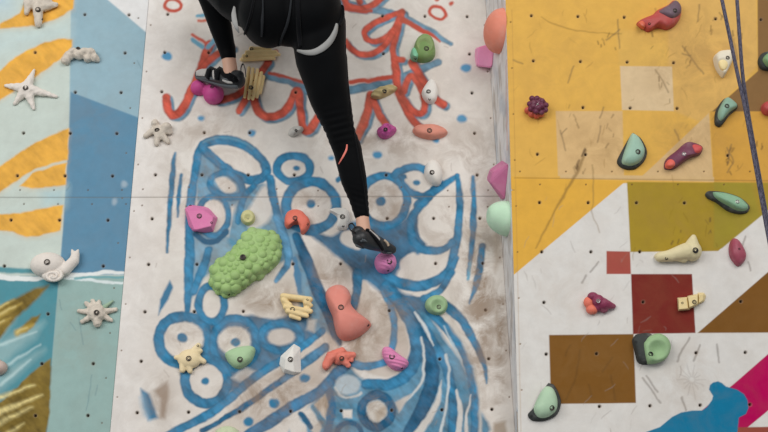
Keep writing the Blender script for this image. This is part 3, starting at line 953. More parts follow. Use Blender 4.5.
class Hold:
    def __init__(self, plane, px, py, label, group, s=None, ret=None):
        self.pl = plane
        if ret is None:
            self.O = plane.hit(px, py, 0.0)
            self.s = plane.scale(px, py)
        else:
            self.O = plane.at(py, ret)
            self.s = float((self.O - CAM) @ FWD) / F
        M = Matrix.Identity(4)
        for i in range(3):
            M[i][0], M[i][1], M[i][2], M[i][3] = plane.u[i], plane.v[i], plane.n[i], self.O[i]
        self.M = M
        e = bpy.data.objects.new('climbing_hold', None)
        e.empty_display_size = 0.03
        COL.objects.link(e)
        e.matrix_world = M
        tag(e, label, 'climbing hold', group)
        self.root = e
        self.solids = []

    def loc(self, px, py, w=0.0):
        P = self.pl.hit(px, py, w * self.s) - self.O
        return Vector((float(P @ self.pl.u), float(P @ self.pl.v), float(P @ self.pl.n)))

    def add(self, name, bm, mat, smooth=True, parent=None, solid=True):
        me = bpy.data.meshes.new(name)
        bmesh.ops.recalc_face_normals(bm, faces=bm.faces)
        for f in bm.faces:
            f.smooth = smooth
        bm.to_mesh(me)
        if solid:
            self.solids.append(BVHTree.FromBMesh(bm))
        bm.free()
        o = link(name, me, mat)
        o.parent = parent or self.root
        return o

    # -- a domed casting whose silhouette is traced, rising to a peak
    def dome(self, outline, peak, H, mat, name='body', e=2.0, base=1.5, rings=12, smooth=True, rough=0.0, freq=1.0,
             ridge=None, dish=None, dishes=(), n=8, start=0.0, curve=True, flat=True, parent=None):
        P = spline(outline, True, n) if curve else np.array([q for i in range(len(outline)) for q in
                 [np.array(outline[i]) + (np.array(outline[(i + 1) % len(outline)]) - np.array(outline[i])) * k / n for k in range(n)]])
        bm = bmesh.new()
        m = len(P)
        lv = []
        O0 = [self.loc(x, y, start) for x, y in P]
        C = self.loc(peak[0], peak[1], start + base + H)
        Cb = Vector((C.x, C.y, 0))
        levels = [(0.0, start)] + [(k / rings, None) for k in range(rings)]
        ddd = ([dish] if dish else []) + list(dishes)
        dl = [(self.loc(d[0], d[1], start + base + H * 0.8), d[2] * self.s, d[3] * self.s) for d in ddd]
        sd = random.random() * 50
        for t, fixed in levels:
            ring = []
            r = 1 - t
            h = (1 - r ** e) ** (1 / e) if t > 0 else 0
            for q in O0:
                w = fixed * self.s if fixed is not None else (start + base + H * h) * self.s
                v = Vector((Cb.x + (q.x - Cb.x) * r, Cb.y + (q.y - Cb.y) * r, w))
                if fixed is None:
                    self._disp(v, dl, ridge, rough, freq, sd, h, start)
                ring.append(bm.verts.new(v))
            lv.append(ring)
        v = Vector((Cb.x, Cb.y, (start + base + H) * self.s))
        self._disp(v, dl, ridge, rough, freq, sd, 1, start)
        top = bm.verts.new(v)
        for a, b in zip(lv[:-1], lv[1:]):
            for i in range(m):
                bm.faces.new((a[i], a[(i + 1) % m], b[(i + 1) % m], b[i]))
        for i in range(m):
            bm.faces.new((lv[-1][i], lv[-1][(i + 1) % m], top))
        return self.add(name, bm, mat, smooth, parent)

    def _disp(self, v, dl, ridge, rough, freq, sd, h, start):
        s = self.s
        if ridge:
            ang, wl, amp = ridge
            k = (v.x * math.cos(ang) + v.y * math.sin(ang)) / (wl * s) * 2 * math.pi
            v.z += amp * s * (math.sin(k) * 0.5) * min(1, h * 1.5 + 0.2)
        if rough:
            p = Vector((v.x / s / 6 * freq + sd, v.y / s / 6 * freq, v.z / s / 6 * freq))
            v.z += rough * s * mnoise.noise(p) * min(1, h * 2)
        for c, r, d in dl:
            q = math.hypot(v.x - c.x, v.y - c.y) / r
            if q < 1:
                v.z -= d * (1 - q * q) ** 1.3
        v.z = max(v.z, start * s + 0.0005)

    # -- several rounded masses melted together
    def blob(self, prims, mat, name='body', voxel=0.9, smooth_it=4, shade=True, rough=0.0, factor=0.5, parent=None):
        bl = Balls()
        s = self.s
        for p in prims:
            if p[0] == 'e':                      # ('e', (x,y,w), (rx,ry,rw), rot)
                c = self.loc(*p[1])
                rx, ry, rw = [q * s for q in p[2]]
                rot = p[3] if len(p) > 3 else 0.0
                bl.put(Matrix.Translation(c) @ Matrix.Rotation(-rot, 4, 'Z') @ Matrix.Diagonal((rx, ry, rw, 1)), 3)
            else:                                # ('c', (x,y,w), (x,y,w), r0, r1)
                a, b = self.loc(*p[1]), self.loc(*p[2])
                r0, r1 = p[3] * s, p[4] * s
                k = min(40, max(2, int((b - a).length / (0.3 * min(r0, r1) + 1e-6)) + 1))
                for i in range(k + 1):
                    t = i / k
                    bl.ball(a + (b - a) * t, r0 + (r1 - r0) * t, 2)
        me = remesh(bl.mesh(), voxel * s, smooth_it, factor)
        bm = bmesh.new()
        bm.from_mesh(me)
        bpy.data.meshes.remove(me)
        if rough:
            sd = random.random() * 40
            for v in bm.verts:
                v.co += v.normal * rough * s * mnoise.noise(v.co / s / 3 + Vector((sd, 0, 0)))
        geom = bm.verts[:] + bm.edges[:] + bm.faces[:]
        bmesh.ops.bisect_plane(bm, geom=geom, plane_co=(0, 0, 0.0006), plane_no=(0, 0, 1), clear_inner=True)
        ed = [e for e in bm.edges if e.is_boundary]
        if ed:
            bmesh.ops.holes_fill(bm, edges=ed, sides=0)
        return self.add(name, bm, mat, shade, parent)

    # -- a faceted casting
    def hull(self, pts, mat, name='body', bevel=1.0, parent=None):
        bm = bmesh.new()
        vs = [bm.verts.new(self.loc(*p)) for p in pts]
        r = bmesh.ops.convex_hull(bm, input=vs)
        bmesh.ops.delete(bm, geom=list({g for g in r['geom_interior'] + r['geom_unused'] if isinstance(g, bmesh.types.BMVert)}), context='VERTS')
        bmesh.ops.dissolve_limit(bm, angle_limit=0.12, verts=bm.verts, edges=bm.edges)
        bmesh.ops.bevel(bm, geom=bm.edges[:], offset=bevel * self.s, segments=2, profile=0.5, affect='EDGES')
        for v in bm.verts:
            v.co.z = max(v.co.z, 0.0004)
        return self.add(name, bm, mat, False, parent)

    def surface(self, px, py, guess=6.0):
        """Where a line of sight through the photo's pixel meets the casting."""
        o = Vector(CAM.tolist())
        tgt = Vector(self.pl.hit(px, py, 0).tolist())
        Mi = self.M.inverted()
        a, b = Mi @ o, Mi @ tgt
        d = (b - a).normalized()
        best = None
        for t in self.solids:
            h = t.ray_cast(a, d)
            if h[0] is not None and (best is None or h[3] < best[3]):
                best = h
        if best is None:
            return Vector((b.x, b.y, 0)), Vector((0, 0, 1))
        n = best[1]
        if n.dot(d) > 0:
            n = -n
        n = (n + Vector((0, 0, 1.2))).normalized()
        return best[0], n

    def bolt(self, px, py, r=2.7, mat=None, name='bolt', lift=0.0):
        p, n = self.surface(px, py)
        if lift:
            n = Vector((0, 0, 1))
            p = p + n * lift * self.s
        s = self.s
        prof = [(r * 1.0, -1.2), (r * 1.0, 0.35), (r * 0.86, 0.6), (r * 0.68, 0.45), (r * 0.64, -0.15), (r * 0.5, -0.15), (r * 0.46, 0.18), (r * 0.3, 0.2), (r * 0.26, -0.6), (0.0, -0.6)]
        bm = lathe(prof, s, 14)
        q = Vector((0, 0, 1)).rotation_difference(n).to_matrix().to_4x4()
        bmesh.ops.transform(bm, matrix=Matrix.Translation(p) @ q, verts=bm.verts)
        for v in bm.verts:
            v.co.z = max(v.co.z, 0.0006)
        o = self.add(name, bm, [mat or STEEL, SOCKET], False, solid=False)
        for f in o.data.polygons:
            c = sum((o.data.vertices[i].co for i in f.vertices), Vector()) / len(f.vertices)
            d = (c - p)
            rad = (d - n * d.dot(n)).length / s
            f.material_index = 1 if (rad < r * 0.3 or r * 0.5 < rad < r * 0.72) else 0
        return o

    def screw(self, px, py, r=1.2, mat=None):
        p, n = self.surface(px, py)
        bm = lathe([(r, -0.8), (r, 0.2), (r * 0.7, 0.3), (r * 0.4, -0.2), (0, -0.2)], self.s, 10)
        q = Vector((0, 0, 1)).rotation_difference(n).to_matrix().to_4x4()
        bmesh.ops.transform(bm, matrix=Matrix.Translation(p) @ q, verts=bm.verts)
        for v in bm.verts:
            v.co.z = max(v.co.z, 0.0006)
        return self.add('screw', bm, mat or SOCKET, False, solid=False)


def lathe(prof, s, k):
    bm = bmesh.new()
    rings = []
    for r, z in prof:
        if r <= 0:
            rings.append([bm.verts.new((0, 0, z * s))])
        else:
            rings.append([bm.verts.new((r * s * math.cos(i / k * 2 * math.pi), r * s * math.sin(i / k * 2 * math.pi), z * s)) for i in range(k)])
    for a, b in zip(rings[:-1], rings[1:]):
        for i in range(k):
            if len(b) == 1:
                bm.faces.new((a[i], a[(i + 1) % k], b[0]))
            else:
                bm.faces.new((a[i], a[(i + 1) % k], b[(i + 1) % k], b[i]))
    return bm


def remesh(me, voxel, it=4, factor=0.5, adapt=0.0):
    ob = bpy.data.objects.new('melt', me)
    COL.objects.link(ob)
    r = ob.modifiers.new('r', 'REMESH')
    r.mode = 'VOXEL'
    r.voxel_size = voxel
    r.adaptivity = adapt
    if it:
        sm = ob.modifiers.new('s', 'SMOOTH')
        sm.iterations = it
        sm.factor = factor
    dg = bpy.context.evaluated_depsgraph_get()
    out = bpy.data.meshes.new_from_object(ob.evaluated_get(dg))
    bpy.data.objects.remove(ob)
    bpy.data.meshes.remove(me)
    return out


BONE = resin((208, 196, 180), 0.75, 0.3, 0.45, 110, 0.12)
SHELL = resin((222, 213, 203), 0.7, 0.12, 0.3, 70, 0.1)
WHITE_R = resin((226, 222, 214), 0.6, 0.08, 0.25)
GL = 'sea creature holds on the wavy painted panel'
GM = 'holds on the blue graffiti panel'
GR = 'holds on the yellow and white panel'
GE = 'holds on the narrow edge board'

# ---- left panel
h = Hold(MID, 40, 10, 'bone white hold with drooping tentacle lobes at the top edge of the orange-striped panel', GL)
h.blob([('e', (38, 3, 3), (15, 8, 7)), ('c', (28, 5, 4), (26.5, 13, 3), 4, 2.6), ('c', (38, 8, 5), (38.5, 24, 3), 5.5, 3.6),
        ('c', (45, 7, 4), (56, 4.5, 3), 4.5, 2.8), ('c', (30, -4, 3), (24, -9, 2), 4, 2), ('c', (46, -4, 3), (52, -10, 2), 4, 2)], BONE, rough=0.6)
h.bolt(38, 9.5)
h.screw(42, 19)
h = Hold(MID, 80, 56, 'lumpy bone white hold curled like a caterpillar across the light blue edge', GL)
h.blob([('e', (66, 60.5, 3), (4.6, 4.4, 5)), ('e', (69, 56, 3), (5, 5, 5)), ('e', (74, 52.5, 4), (5, 4.5, 6)), ('e', (79, 55, 4), (5, 5, 6)),
        ('e', (85, 52.5, 4), (5, 4.8, 6.5)), ('e', (91, 53, 4), (5, 5, 6)), ('e', (95, 58, 3), (3.8, 4, 5)), ('e', (87.5, 58.5, 3), (4, 3.8, 5)),
        ('e', (98, 60, 2), (2.2, 2.6, 3))], BONE, rough=0.8, smooth_it=2, factor=0.4)
h.bolt(78, 48.8, 2.4)
h = Hold(MID, 28, 90, 'pale starfish shaped hold with five pointed arms over the orange stripe', GL)
st = [('e', (26, 88, 3), (7, 7, 6))]
for tx, ty in ((34, 70.5), (5.5, 85.5), (14.5, 104), (34, 109), (56.5, 96.5)):
    st.append(('c', (26.5, 88.5, 4), (tx, ty, 1.4), 6.0, 1.7))
h.blob(st, SHELL, voxel=0.8, smooth_it=3, rough=0.7)
h.bolt(25.5, 87.8, 2.7)
h = Hold(MID, 158, 132, 'bone white splayed claw hold beside the seam at the top of the graffiti panel', GM)
h.blob([('c', (145.5, 136, 2), (153, 130, 4), 2.6, 3.4), ('e', (155, 123.5, 3), (4, 4.5, 5)), ('e', (166.5, 127.5, 3.5), (5.5, 5, 6)), ('c', (164, 130, 4), (170.5, 132.5, 2), 4, 2.4),
        ('c', (158, 133, 4), (156.5, 144, 2), 4, 2.6), ('c', (160, 133, 4), (168, 142, 2), 4, 2.4), ('e', (158, 130, 2), (6, 6, 4))], BONE, smooth_it=2, rough=0.4)
h.bolt(157, 129.8, 2.5)
h = Hold(MID, 52, 265, 'white snail shaped hold with coiled shell on the painted wave line', GL)
h.blob([('e', (48, 265, 3), (17.5, 13, 12)), ('e', (60, 271, 2), (9, 7, 8)), ('c', (65, 270, 4), (74, 261, 5), 6, 5.4), ('c', (74, 261, 5), (75.5, 255, 5), 5.4, 4.4),
        ('c', (73, 255, 6), (72.2, 250.5, 6), 2, 1.6), ('c', (77, 255, 6), (78, 250.5, 6), 2, 1.6)], SHELL, smooth_it=5, voxel=0.8)
sp = []
for k in range(46):
    t = k / 45
    a = -2.6 + t * 4.1 * math.pi
    r = 1 - t * 0.92
    sp.append((53 + 10.5 * r * math.cos(a), 275 + 7 * r * math.sin(a) + t * 1.5, 8.2 + 3.5 * t, 1.9 - 0.9 * t))
h.blob([('e', (53, 275, 5), (11, 7.5, 5))] + [('e', (x, y, w), (rr, rr, rr)) for x, y, w, rr in sp], SHELL, name='shell', voxel=0.5, smooth_it=2)
h.bolt(47, 262, 3)
h = Hold(MID, 97, 312, 'bone white crab shaped hold with radiating legs on the grey-teal strip', GL)
cr = [('e', (97, 313, 4), (9, 9, 7)), ('c', (96, 314, 4), (97.5, 323, 3), 6, 4.5)]
for tx, ty in ((79, 311), (82, 322), (86, 303), (92.4, 300.5), (99, 301.5), (116, 309.5), (111.5, 320.5)):
    cr.append(('c', (97, 312.5, 4), (tx, ty, 1.8), 4.2, 2.2))
h.blob(cr, BONE, voxel=0.7, smooth_it=2, rough=0.6)
h.blob([('c', (103, 308, 4), (112.7, 301, 2), 2.6, 1.2)], resin((150, 178, 150), 0.7), name='leg', voxel=0.7, smooth_it=2)
h.bolt(96.5, 312.5, 2.7)
h = Hold(MID, 0, 368, 'small rounded beige hold cut off by the left edge above the yellow flames', GL)
h.blob([('e', (-1, 368, 2), (8.5, 7.5, 9)), ('e', (-6, 365, 2), (8, 8, 8))], resin((196, 172, 160), 0.7), smooth_it=5)

# ---- graffiti panel
def mk(label, px, py):
    return Hold(MID, px, py, label, GM)


h = mk('magenta double lump hold under the toes of the climber\'s left shoe', 208, 92)
MAG = resin((190, 34, 128), 0.5, 0.15, 0.15, 60, 0.12)
h.blob([('e', (199, 88, 3), (8.5, 8, 9)), ('e', (213.5, 94, 4), (10.5, 11, 11)), ('e', (206, 90, 2), (5, 6, 5))], MAG, smooth_it=3)
h.bolt(212, 87, 1.8)
h = mk('yellow fan-ribbed hold just below the climber\'s seat', 260, 54)
YR = resin((246, 206, 136), 0.6, 0.15, 0.25, 60, 0.12)
h.blob([('c', (242, 59.5, 3), (274, 58.5, 3), 2.3, 1.8), ('c', (244, 56, 6), (279, 54.5, 4), 2.3, 1.8), ('c', (247, 52.3, 8), (276, 52, 5), 2.3, 1.8), ('c', (251, 48.5, 7), (270, 49, 5), 2.3, 1.8),
        ('e', (258, 55, 1), (13, 6, 4))], YR, voxel=0.5, smooth_it=1)
h.bolt(251.5, 49.2, 1.8)
h.screw(246.8, 56)
h = mk('yellow upright ribbed hold right of the climber\'s left heel', 253, 84)
h.blob([('c', (249, 68, 5), (244.8, 97, 4), 1.85, 1.7), ('c', (253, 69, 8), (248.8, 98.5, 6), 1.85, 1.7), ('c', (257.6, 70, 8), (252.8, 99, 6), 1.85, 1.7), ('c', (261.4, 73, 6), (257, 97, 5), 1.85, 1.7), ('c', (263.5, 77, 3.5), (260, 93, 3), 2, 1.8),
        ('e', (253.5, 84, 0.5), (7.5, 12.5, 3.4))], YR, voxel=0.5, smooth_it=1)
h.bolt(251, 87.5, 2.3)
h.screw(254, 79.5, 1.8)
GRN = resin((116, 150, 80), 0.6)
h = mk('olive green knob hold with small mint lobe on the red lettering', 423, 50)
h.dome([(414, 47), (417, 40), (424, 36), (431, 39), (434.5, 47), (435, 56), (430, 61.5), (421, 63), (414.5, 60), (413, 54)], (424, 48), 10, GRN, e=2.6)
h.dome([(415.5, 45), (418, 39), (425, 36.5), (431, 39.5), (433.5, 46), (431, 52), (424, 54), (418, 51)], (424.5, 45), 4, resin((132, 158, 92), 0.6), name='cap', e=3, start=8, dish=(424.5, 45, 8.5, 4))
h.dome([(410.5, 54), (413, 50), (417, 52), (419, 58), (416.5, 62), (411.5, 60.5)], (415, 56), 9, resin((116, 192, 150), 0.55), name='lobe', e=2.5)
h.bolt(426.5, 48.5, 2.6)
h.screw(415.5, 58.5)
h = mk('olive beige leaf shaped hold on the red lettering beside the thigh', 384, 92)
h.dome([(371, 97), (373, 92), (380, 88), (390, 86), (396.5, 87.5), (396, 91), (388, 96), (378, 99.5)], (384, 92), 6, resin((188, 168, 112), 0.7), e=2, ridge=(1.2, 6, 1.5))
h.bolt(384.5, 91, 2.3)
h = mk('white wedge hold on the red lettering with bolt and small screw', 430, 92)
h.dome([(430.5, 80.5), (435, 84), (437.5, 92), (436, 101), (430.5, 104.5), (425, 101.5), (421.5, 94), (424.5, 87)], (430, 92.5), 8, WHITE_R, e=2.6)
h.bolt(428.5, 91.5, 2.3)
h.screw(429.5, 99.2)
h = mk('small magenta nugget hold below the red lettering', 386, 132)
h.dome([(377, 131), (381, 127), (387, 125), (394, 127), (396.5, 131), (392, 136.5), (385, 139.5), (379, 137)], (386, 131), 8, resin((188, 56, 142), 0.5), e=2.2, rough=3, freq=1.6)
h.bolt(385.5, 129.5, 2.2)
h = mk('flat salmon coloured hold below the tail of the red lettering', 429, 132)
h.dome([(412.5, 131), (416, 127), (424, 126), (434, 126), (443, 129), (447.5, 133), (444, 137), (434, 140), (424, 139), (416, 136)], (429, 132), 8, resin((214, 130, 106), 0.65), e=2.4)
h.bolt(429.5, 130.5, 2.6)
h = mk('smooth white oval hold above the small painted eye', 433, 174)
h.dome([(431, 161), (437, 163), (441.5, 170), (442.5, 178), (440, 185), (435, 186.5), (428, 182), (424, 174), (426, 165)], (433.5, 173), 11, resin((226, 220, 211), 0.6, 0.08), e=2)
h.bolt(432, 172.3, 2.5)
h = mk('small grey-white chip hold left of the climber\'s knee', 296, 132)
h.dome([(288, 135), (290, 130), (295, 127), (301, 127), (303.5, 130), (299, 134.5), (293, 137.5)], (296, 131), 6, resin((190, 187, 180), 0.7), e=1.8, rough=2)
h.bolt(296, 130.5, 1.5)
h = mk('faceted bright pink hold on the left side of the blue mural', 200, 219)
h.hull([(184.5, 208.5, 0), (190, 204.5, 0), (205, 206.5, 0), (209, 208, 0), (218, 218, 0), (216, 224, 0), (213.5, 232, 0), (206, 233, 0), (193, 231.5, 0), (188.5, 226, 0),
        (187, 211, 10), (204, 210.5, 10.5), (213.5, 217, 9), (211, 226, 9), (194.5, 230, 8)], resin((216, 104, 162), 0.5, 0.1), bevel=0.7)
h.bolt(199.3, 216, 2.6)
h.screw(190.5, 205.7)
h.screw(211.5, 222.7)
h = mk('round pale olive button hold above the bumpy green hold', 248, 218)
h.dome([(248 + 7.3 * math.cos(a), 218.3 + 7.2 * math.sin(a)) for a in [i * math.pi / 5 for i in range(10)]], (248, 218), 7, resin((196, 192, 132), 0.6), e=2.6, dish=(248, 218, 4.5, 3))
h.bolt(248, 218, 2.9)
h = mk('orange-red arched hold at the lower left of the big painted eye', 297, 222)
h.dome([(284.5, 224), (285.5, 216), (290, 212.3), (296, 211.3), (302, 213), (306, 217), (310, 222), (309.3, 228), (304, 234.5), (300.7, 233), (300.5, 227), (299, 225), (294, 225), (289, 228.8), (286, 228)],
       (297, 218.5), 9, resin((222, 92, 60), 0.5), e=3.2, dishes=[(296, 227, 6, 4)])
h.bolt(295, 218, 2.4)
h.screw(307.5, 224)
h = mk('white claw hold between the big painted eye and the ankle', 341, 219)
h.dome([(328.7, 211), (336, 209), (347, 210.5), (350, 218.5), (347.3, 228.7), (341, 230.5), (336.5, 228), (337.3, 218.5), (332.5, 214)], (342.5, 217), 8, WHITE_R, e=2.4)
h.bolt(342.5, 216.7, 2.6)
h.screw(343.2, 226)
h = mk('round pink ridged hold under the toes of the climber\'s right shoe', 385, 264)
h.dome([(374.5, 264), (376, 257.5), (382, 254), (390, 254.5), (395.5, 259), (396, 266), (391, 272), (384, 274), (377.5, 271)], (386, 262), 12, resin((214, 118, 176), 0.5, 0.1), e=2.4, ridge=(1.2, 3.4, 0.8))
h.bolt(389.5, 261.5, 2.8)
h.screw(388, 270.3)
# bumpy green
h = mk('large bumpy green oblong hold lying diagonally on the blue mural', 246, 264)
GB = resin((152, 186, 108), 0.55, 0.12, 0.15, 30, 0.12)
out = [(211, 285), (210, 274), (214, 264), (228, 255), (237, 246), (246, 233), (254, 229.5), (262, 229.5), (276, 234), (281.5, 244), (280, 261), (267, 274), (252, 283), (237, 294), (226, 297), (215, 292)]
ax = np.array([[222, 281], [244, 264], [264, 246]])
bm0 = h.dome(out, (246, 262), 17, GB, e=2.2)
cand = []
rs = random.Random(5)
bt = h.solids[0]
bm = bmesh.new()
bm.from_mesh(bm0.data)
for k in range(4000):
    x, y = rs.uniform(208, 283), rs.uniform(228, 298)
    r = rs.choice([3.0, 3.6, 4.2, 5.0]) if k > 300 else rs.choice([5.5, 6.2])
    a = h.loc(x, y, 10)
    hit = bt.ray_cast(Vector((a.x, a.y, 1)), Vector((0, 0, -1)))
    if hit[0] is None:
        continue
    c = hit[0]
    inpoly = hit[0].z > 1.2 * h.s
    if not inpoly or any((c - q).length < (r + r2) * h.s * 0.74 for q, r2 in cand):
        continue
    cand.append((c, r))
    g = bmesh.ops.create_icosphere(bm, subdivisions=3, radius=r * h.s)
    bmesh.ops.translate(bm, vec=c - hit[1] * r * h.s * 0.6, verts=g['verts'])
    for v in g['verts']:
        v.co.z = max(v.co.z, 0.0006)
for f in bm.faces:
    f.smooth = True
bm.to_mesh(bm0.data)
h.solids = [BVHTree.FromBMesh(bm)]
bm.free()
h.bolt(243, 258, 3.0, lift=2.2)
h.screw(228.5, 294.2, 1.6)
h = mk('pale yellow ribbed hold with a hole through it', 297, 306)
YP = resin((230, 202, 140), 0.6, 0.15, 0.25, 60, 0.12)
h.blob([('c', (283, 296, 5), (310, 299.5, 6), 3.1, 3.1), ('c', (283.5, 300, 5), (290, 305, 6), 2.8, 2.6), ('c', (306, 302.5, 6), (311, 305.5, 5), 3.2, 2.2), ('c', (285.5, 307, 6), (310.5, 311.3, 5), 2.9, 2.7),
        ('c', (288, 311, 6), (307, 316, 4.5), 2.7, 2.2), ('c', (291, 316, 4.5), (299.5, 319, 3), 2.4, 2), ('e', (297.5, 313, 2.5), (10, 5, 5)), ('c', (284, 299, 3), (289, 311, 3), 4, 4), ('c', (307, 301, 3), (307, 311, 3), 4, 3.5), ('c', (286, 297.5, 3), (307, 300, 3), 3, 3)], YP, voxel=0.55, smooth_it=1)
h.bolt(292.5, 309.5, 2.5)
h.screw(307.2, 299.8)
h = mk('large smooth salmon boot-shaped hold in the middle of the blue mural', 345, 313)
h.dome([(325.5, 296), (328.5, 289), (337, 285.5), (345.5, 288), (350.7, 296), (351, 305), (357.5, 313.5), (368, 321.5), (371, 326), (364, 333.5), (354, 339.5), (344, 341), (337.5, 336), (334.3, 326), (332.6, 317), (328.3, 307)],
       (341, 313), 17, resin((218, 122, 104), 0.55, 0.08, 0.15), e=2.1, rings=18)
h.bolt(341, 307.3, 2.9)
h.screw(368, 325, 1.5)
h = mk('round sage green hold where the blue fan strokes meet', 436, 305)
h.dome([(425, 307), (426.5, 300.5), (433, 296.7), (441, 297), (446.5, 301.5), (447.3, 308), (443.5, 313.5), (437, 315.3), (429.5, 313)], (436.5, 305), 10, resin((148, 182, 132), 0.55), e=2.6, dish=(438, 306, 7.5, 5))
h.bolt(439, 307, 2.4)
h = mk('cream yellow knuckled hold on the left painted ring', 190, 358)
h.blob([('e', (189.5, 359, 3), (12, 10, 7.5)), ('c', (192, 353, 4), (198.5, 345.5, 4), 4, 3), ('c', (182, 357.5, 5), (176, 357.5, 4), 3.2, 2.4), ('c', (183, 362, 4), (182.5, 370, 3), 4, 3.2), ('c', (188, 364, 4), (190, 371, 3), 4, 2.8),
        ('c', (197, 358, 4), (204, 361.5, 3.4), 4, 2.6), ('c', (196, 352, 4), (200.5, 351, 3), 3.5, 2.5)], resin((230, 208, 160), 0.6, 0.12), voxel=0.7, smooth_it=2)
h.bolt(188.7, 358.4, 2.7)
h.screw(197.8, 345.7)
h = mk('sage green half-moon hold on the middle painted ring', 240, 358)
h.dome([(225, 355.5), (229, 351.3), (238, 348), (249.6, 346.5), (255, 348.7), (254.8, 354.5), (251, 362.3), (243, 368), (236.6, 369), (230, 364.5)], (241, 357), 10, resin((164, 198, 150), 0.65, 0.1), e=2.3, rings=14)
h.bolt(240, 359.5, 2.8)
h = mk('white angular shield hold between the two blue diagonals', 290, 360)
h.hull([(294, 343.5, 0), (300.6, 347.4, 0), (301.5, 372.5, 0), (293.4, 375.6, 0), (283, 373, 0), (279, 364, 0), (280.4, 356, 0), (293, 347, 5), (294, 372, 6), (286, 359, 9.5), (293, 358, 9), (285, 369, 7)], WHITE_R, bevel=0.6)
h.bolt(290.4, 359.4, 2.7)
h = mk('orange-red hooked hold below the salmon boot-shaped hold', 338, 358)
h.blob([('c', (326, 366, 4), (331, 356.5, 5), 4.2, 5.5), ('c', (331, 356.5, 5), (342, 351.5, 5), 5.5, 4.5), ('c', (340, 357, 4), (353, 355, 3), 6, 3.5), ('c', (343, 360, 4), (348.5, 365.5, 3), 4, 2.6), ('e', (339, 360, 2), (6, 5, 5)), ('c', (350, 358, 3), (352, 360.5, 3), 3, 2)],
       resin((224, 106, 80), 0.5), voxel=0.7, smooth_it=2, rough=0.5)
h.bolt(341.8, 358.5, 2.5)
h = mk('pink grooved teardrop hold on the blue crescent', 395, 359)
h.dome([(383.5, 348), (389.7, 348), (397.8, 354.5), (405, 359.5), (408.6, 363), (406.5, 367.6), (399, 371.2), (391.5, 369), (385, 362), (382, 354)], (393, 359), 9, resin((218, 118, 170), 0.5, 0.1), e=2.3, ridge=(1.35, 3.4, 0.8), rings=20)
h.bolt(392, 356.5, 2.9)
h.screw(402, 368)
h = mk('pale green bumpy hold cut off by the bottom edge', 227, 434)
PG = resin((192, 202, 164), 0.65)
pr = [('e', (227, 436, 2), (13, 10, 8))]
rs = random.Random(9)
for k in range(26):
    a = rs.uniform(0, 6.28)
    q = rs.uniform(0, 1) ** 0.5
    pr.append(('e', (227 + 11 * q * math.cos(a), 435.5 + 8.5 * q * math.sin(a), 2 + 6.5 * (1 - q * q) ** .5), (2.4, 2.4, 2.4)))
h.blob(pr, PG, voxel=0.6, smooth_it=1)

# ---- the narrow edge board that turns towards the yellow wall
def rk(label, py, s):
    return Hold(RET, 0, py, label, GE, ret=s)


def retdome(h, rv, ru, H, mat, e=2.0, rough=0.0, top=0.0, tilt=0.0):
    bm = bmesh.new()
    rings = []
    K = 40
    lev = [(1.0, 0.0)] + [(1 - t / 14 * (1 - top), None) for t in range(15)]
    for r, w in lev:
        ring = []
        rr = (r - top) / (1 - top)
        z = 0.0005 if w is not None else 0.004 + H * (1 - rr ** e) ** (1 / e)
        for i in range(K):
            a = i / K * 2 * math.pi
            ring.append(bm.verts.new((ru * r * math.cos(a), rv * r * math.sin(a) + tilt * z, z)))
        rings.append(ring)
    for a, b in zip(rings[:-1], rings[1:]):
        for i in range(K):
            bm.faces.new((a[i], a[(i + 1) % K], b[(i + 1) % K], b[i]))
    bm.faces.new(rings[-1])
    bmesh.ops.remove_doubles(bm, verts=bm.verts, dist=1e-5)
    return h.add('body', bm, mat, True)


h = rk('large orange dome hold at the top of the narrow edge board', 31, 0.73)
retdome(h, 0.098, 0.088, 0.07, resin((224, 122, 90), 0.55, 0.1), tilt=-0.05)
h = rk('pink block hold below the orange dome on the edge board', 55.5, 0.1)
bm = bmesh.new()
vs = [bm.verts.new(v) for v in ((-.05, -.06, .0005), (.05, -.05, .0005), (.05, .06, .0005), (-.05, .05, .0005), (-.035, -.055, .06), (.035, -.05, .062), (.035, .03, .07), (-.035, .025, .068))]
bmesh.ops.convex_hull(bm, input=vs)
bmesh.ops.bevel(bm, geom=bm.edges[:], offset=0.004, segments=2, affect='EDGES')
h.add('body', bm, resin((236, 142, 188), 0.5, 0.08), False)
h = rk('mauve pink faceted hold above the mint hold on the edge board', 179, 0.5)
bm = bmesh.new()
vs = [bm.verts.new(v) for v in ((-.05, -.075, .0005), (.05, -.075, .0005), (.06, .07, .0005), (-.06, .07, .0005), (0, -.09, .0005), (-.035, -.01, .066), (.04, -.012, .068), (.035, .03, .06), (-.03, .032, .058))]
bmesh.ops.convex_hull(bm, input=vs)
bmesh.ops.bevel(bm, geom=bm.edges[:], offset=0.003, segments=2, affect='EDGES')
h.add('body', bm, resin((196, 98, 146), 0.5, 0.12), False)
h = rk('mint green cone hold at the joint of the narrow edge board', 219, 0.6)
retdome(h, 0.072, 0.07, 0.078, resin((186, 222, 188), 0.6, 0.08, 0.25, 60, 0.3), e=1.7, top=0.32, tilt=0.12)

# ---- yellow and white panel
def yk(label, px, py):
    return Hold(RGT, px, py, label, GR)


